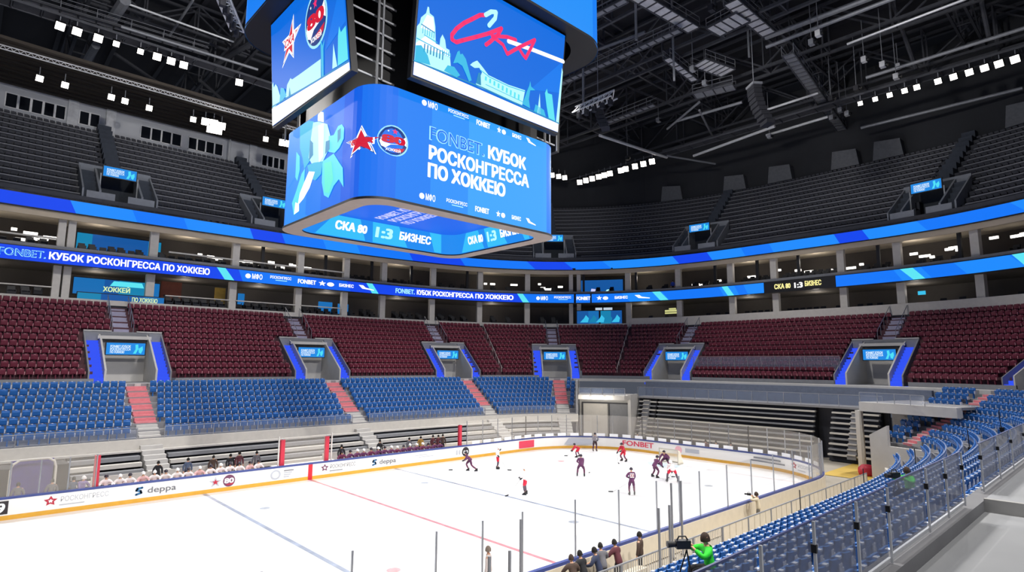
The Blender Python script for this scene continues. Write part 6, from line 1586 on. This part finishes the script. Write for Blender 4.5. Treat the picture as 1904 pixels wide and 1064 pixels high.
# people behind the end glass
for i, (q, c) in enumerate(((33.4, 'c'), (40.6, 'g'), (41.6, 'a'), (43.0, 'a'), (50.8, 'c'))):
    P = rk(q, -1.2, 0); civilian('standing', tuple(P), PI/2+.3*i, 'person behind the end glass, %s' % ['left of the goal beside the grey doors', 'in wine coat left of the goal', 'in black just left of the goal', 'in black right behind the goal', 'in brown right of the goal'][i], CL[c], TR, HK, 'people behind the end glass', .96)
# near side
civilian('standing', (-4.55, -11.75, .0), PI/2-.9, 'man in pale shirt with dark sleeves standing at the near edge of the ice', mat('shirt_pale', '#b3a8a4', .8, var=.08), mat('trousers_khaki', '#8a7c6c', .8), mat('hair_grey', '#6a5c50', .8), None, 1.02, SKIN_D)
for i, (x, y, c, l) in enumerate(((-2.9, -14.4, 'c', 'official with dark hair at the near boards, leftmost'), (-2.25, -14.3, 'a', 'official in black at the near boards, second from left'), (-1.5, -14.4, 'b', 'official in navy at the near boards, third from left'), (-1.0, -14.2, 'd', 'official in grey at the near boards, middle of the group'), (-.2, -14.3, 'g', 'official in wine coat leaning over the near boards'), (1.3, -14.3, 'c', 'man in brown standing apart at the near boards, rightmost of the officials'))):
    civilian('leaning' if i != 5 else 'standing', (x, y, .0), .35*(i % 3-1), l, CL[c], TR, HK if i else HB, 'officials at the near boards', 1.0)
ph = civilian('photo', (12.3, -14.1, 0), .3, 'photographer in cream jacket shooting over the near boards', mat('coat_cream', '#d8cbb0', .8), mat('trousers_grey', '#6c675f', .8), HB)
def camera(P, rz, label, s=1.):
    r = empty('video_camera', P, rz); tag(r, label, 'camera'); m = MB(); m.box(-.08*s, .08*s, -.05*s, .28*s, -.06*s, .12*s, BLACK); m.obj('camera_body', r)
    m = MB(); m.tube([(0, .28*s, .03*s), (0, .48*s, .03*s)], [.055*s, .075*s], BLACK, 10); m.obj('camera_lens', r); m = MB(); m.tube([(0, 0, .12*s), (0, .05*s, .2*s), (0, .2*s, .2*s), (0, .25*s, .12*s)], .018*s, BLACK, 6); m.obj('grip', r)
camera((12.3-.28*.3, -14.1+.36, 1.56), .3, 'photo camera held by the man in the cream jacket', .6)
VEST = mat('vest_green', '#2bd82f', .7, var=.03)
def operator(P, rz, label, camlab):
    civilian('filming', P, rz, label, VEST, TR, HB, 'camera crew in green vests', 1.0)
    c, q = math.cos(rz), math.sin(rz); camera((P[0]-q*.52, P[1]+c*.52, P[2]+1.02), rz, camlab, 1.0)
    s = MB(); s.box(-.28, .28, -.25, .25, 0, .42, DGREY); o = s.obj('flight_case', None, False, (P[0], P[1], P[2])); o.rotation_euler = (0, 0, rz); tag(o, 'dark case used as a stool by the '+('nearer' if 'among' in label else 'farther')+' green-vested camera operator', 'case')
    r = empty('tripod', (P[0]-q*.55, P[1]+c*.55, P[2])); tag(r, 'black tripod under the '+camlab, 'tripod')
    for k in range(3): a = 2*PI*k/3; m = MB(); m.tube([(0, 0, .92), (.3*math.cos(a), .3*math.sin(a), 0)], .018, BLACK, 6); m.obj('leg', r)
operator((-6.5, -21.7, nz(-.4)), .9, 'camera operator in green vest among the near blue seats, lower edge of the view', 'black video camera of the nearer green-vested operator')
operator((3.9, -23.2, nz(.8)), 1.1, 'camera operator in green vest farther along the near stand', 'black video camera of the farther green-vested operator')
# puck-sized marks, cable posts along the near seats
for i, (x, y, z) in enumerate(((16.5, -18.0, .75), (20.5, -19.5, 1.6), (23.5, -21.5, 2.6), (12.0, -16.4, 0.0), (26.5, -22.6, 3.6))):
    r = empty('camera_pole', (x, y, z)); tag(r, 'thin dark pole with small box by the near seats, %s' % ['third from the left', 'fourth from the left', 'fifth, near the corner', 'leftmost, by the fence', 'rightmost, at the corner seats'][i], 'pole', None)
    m = MB(); m.tube([(0, 0, 0), (.25, .1, 2.2)], .025, BLACK, 6); m.obj('shaft', r); m = MB(); m.box(-.1, .18, -.08, .1, 1.0, 1.25, BLACK); m.obj('junction_box', r)
# ------------------------------------------------------------------ colour management
SC.view_settings.view_transform = 'Standard'; SC.view_settings.look = 'None'; SC.view_settings.exposure = 0.0; SC.view_settings.gamma = 1.0; SC.view_settings.use_curve_mapping = False
SC.cycles.transparent_max_bounces = 24; SC.cycles.max_bounces = 6
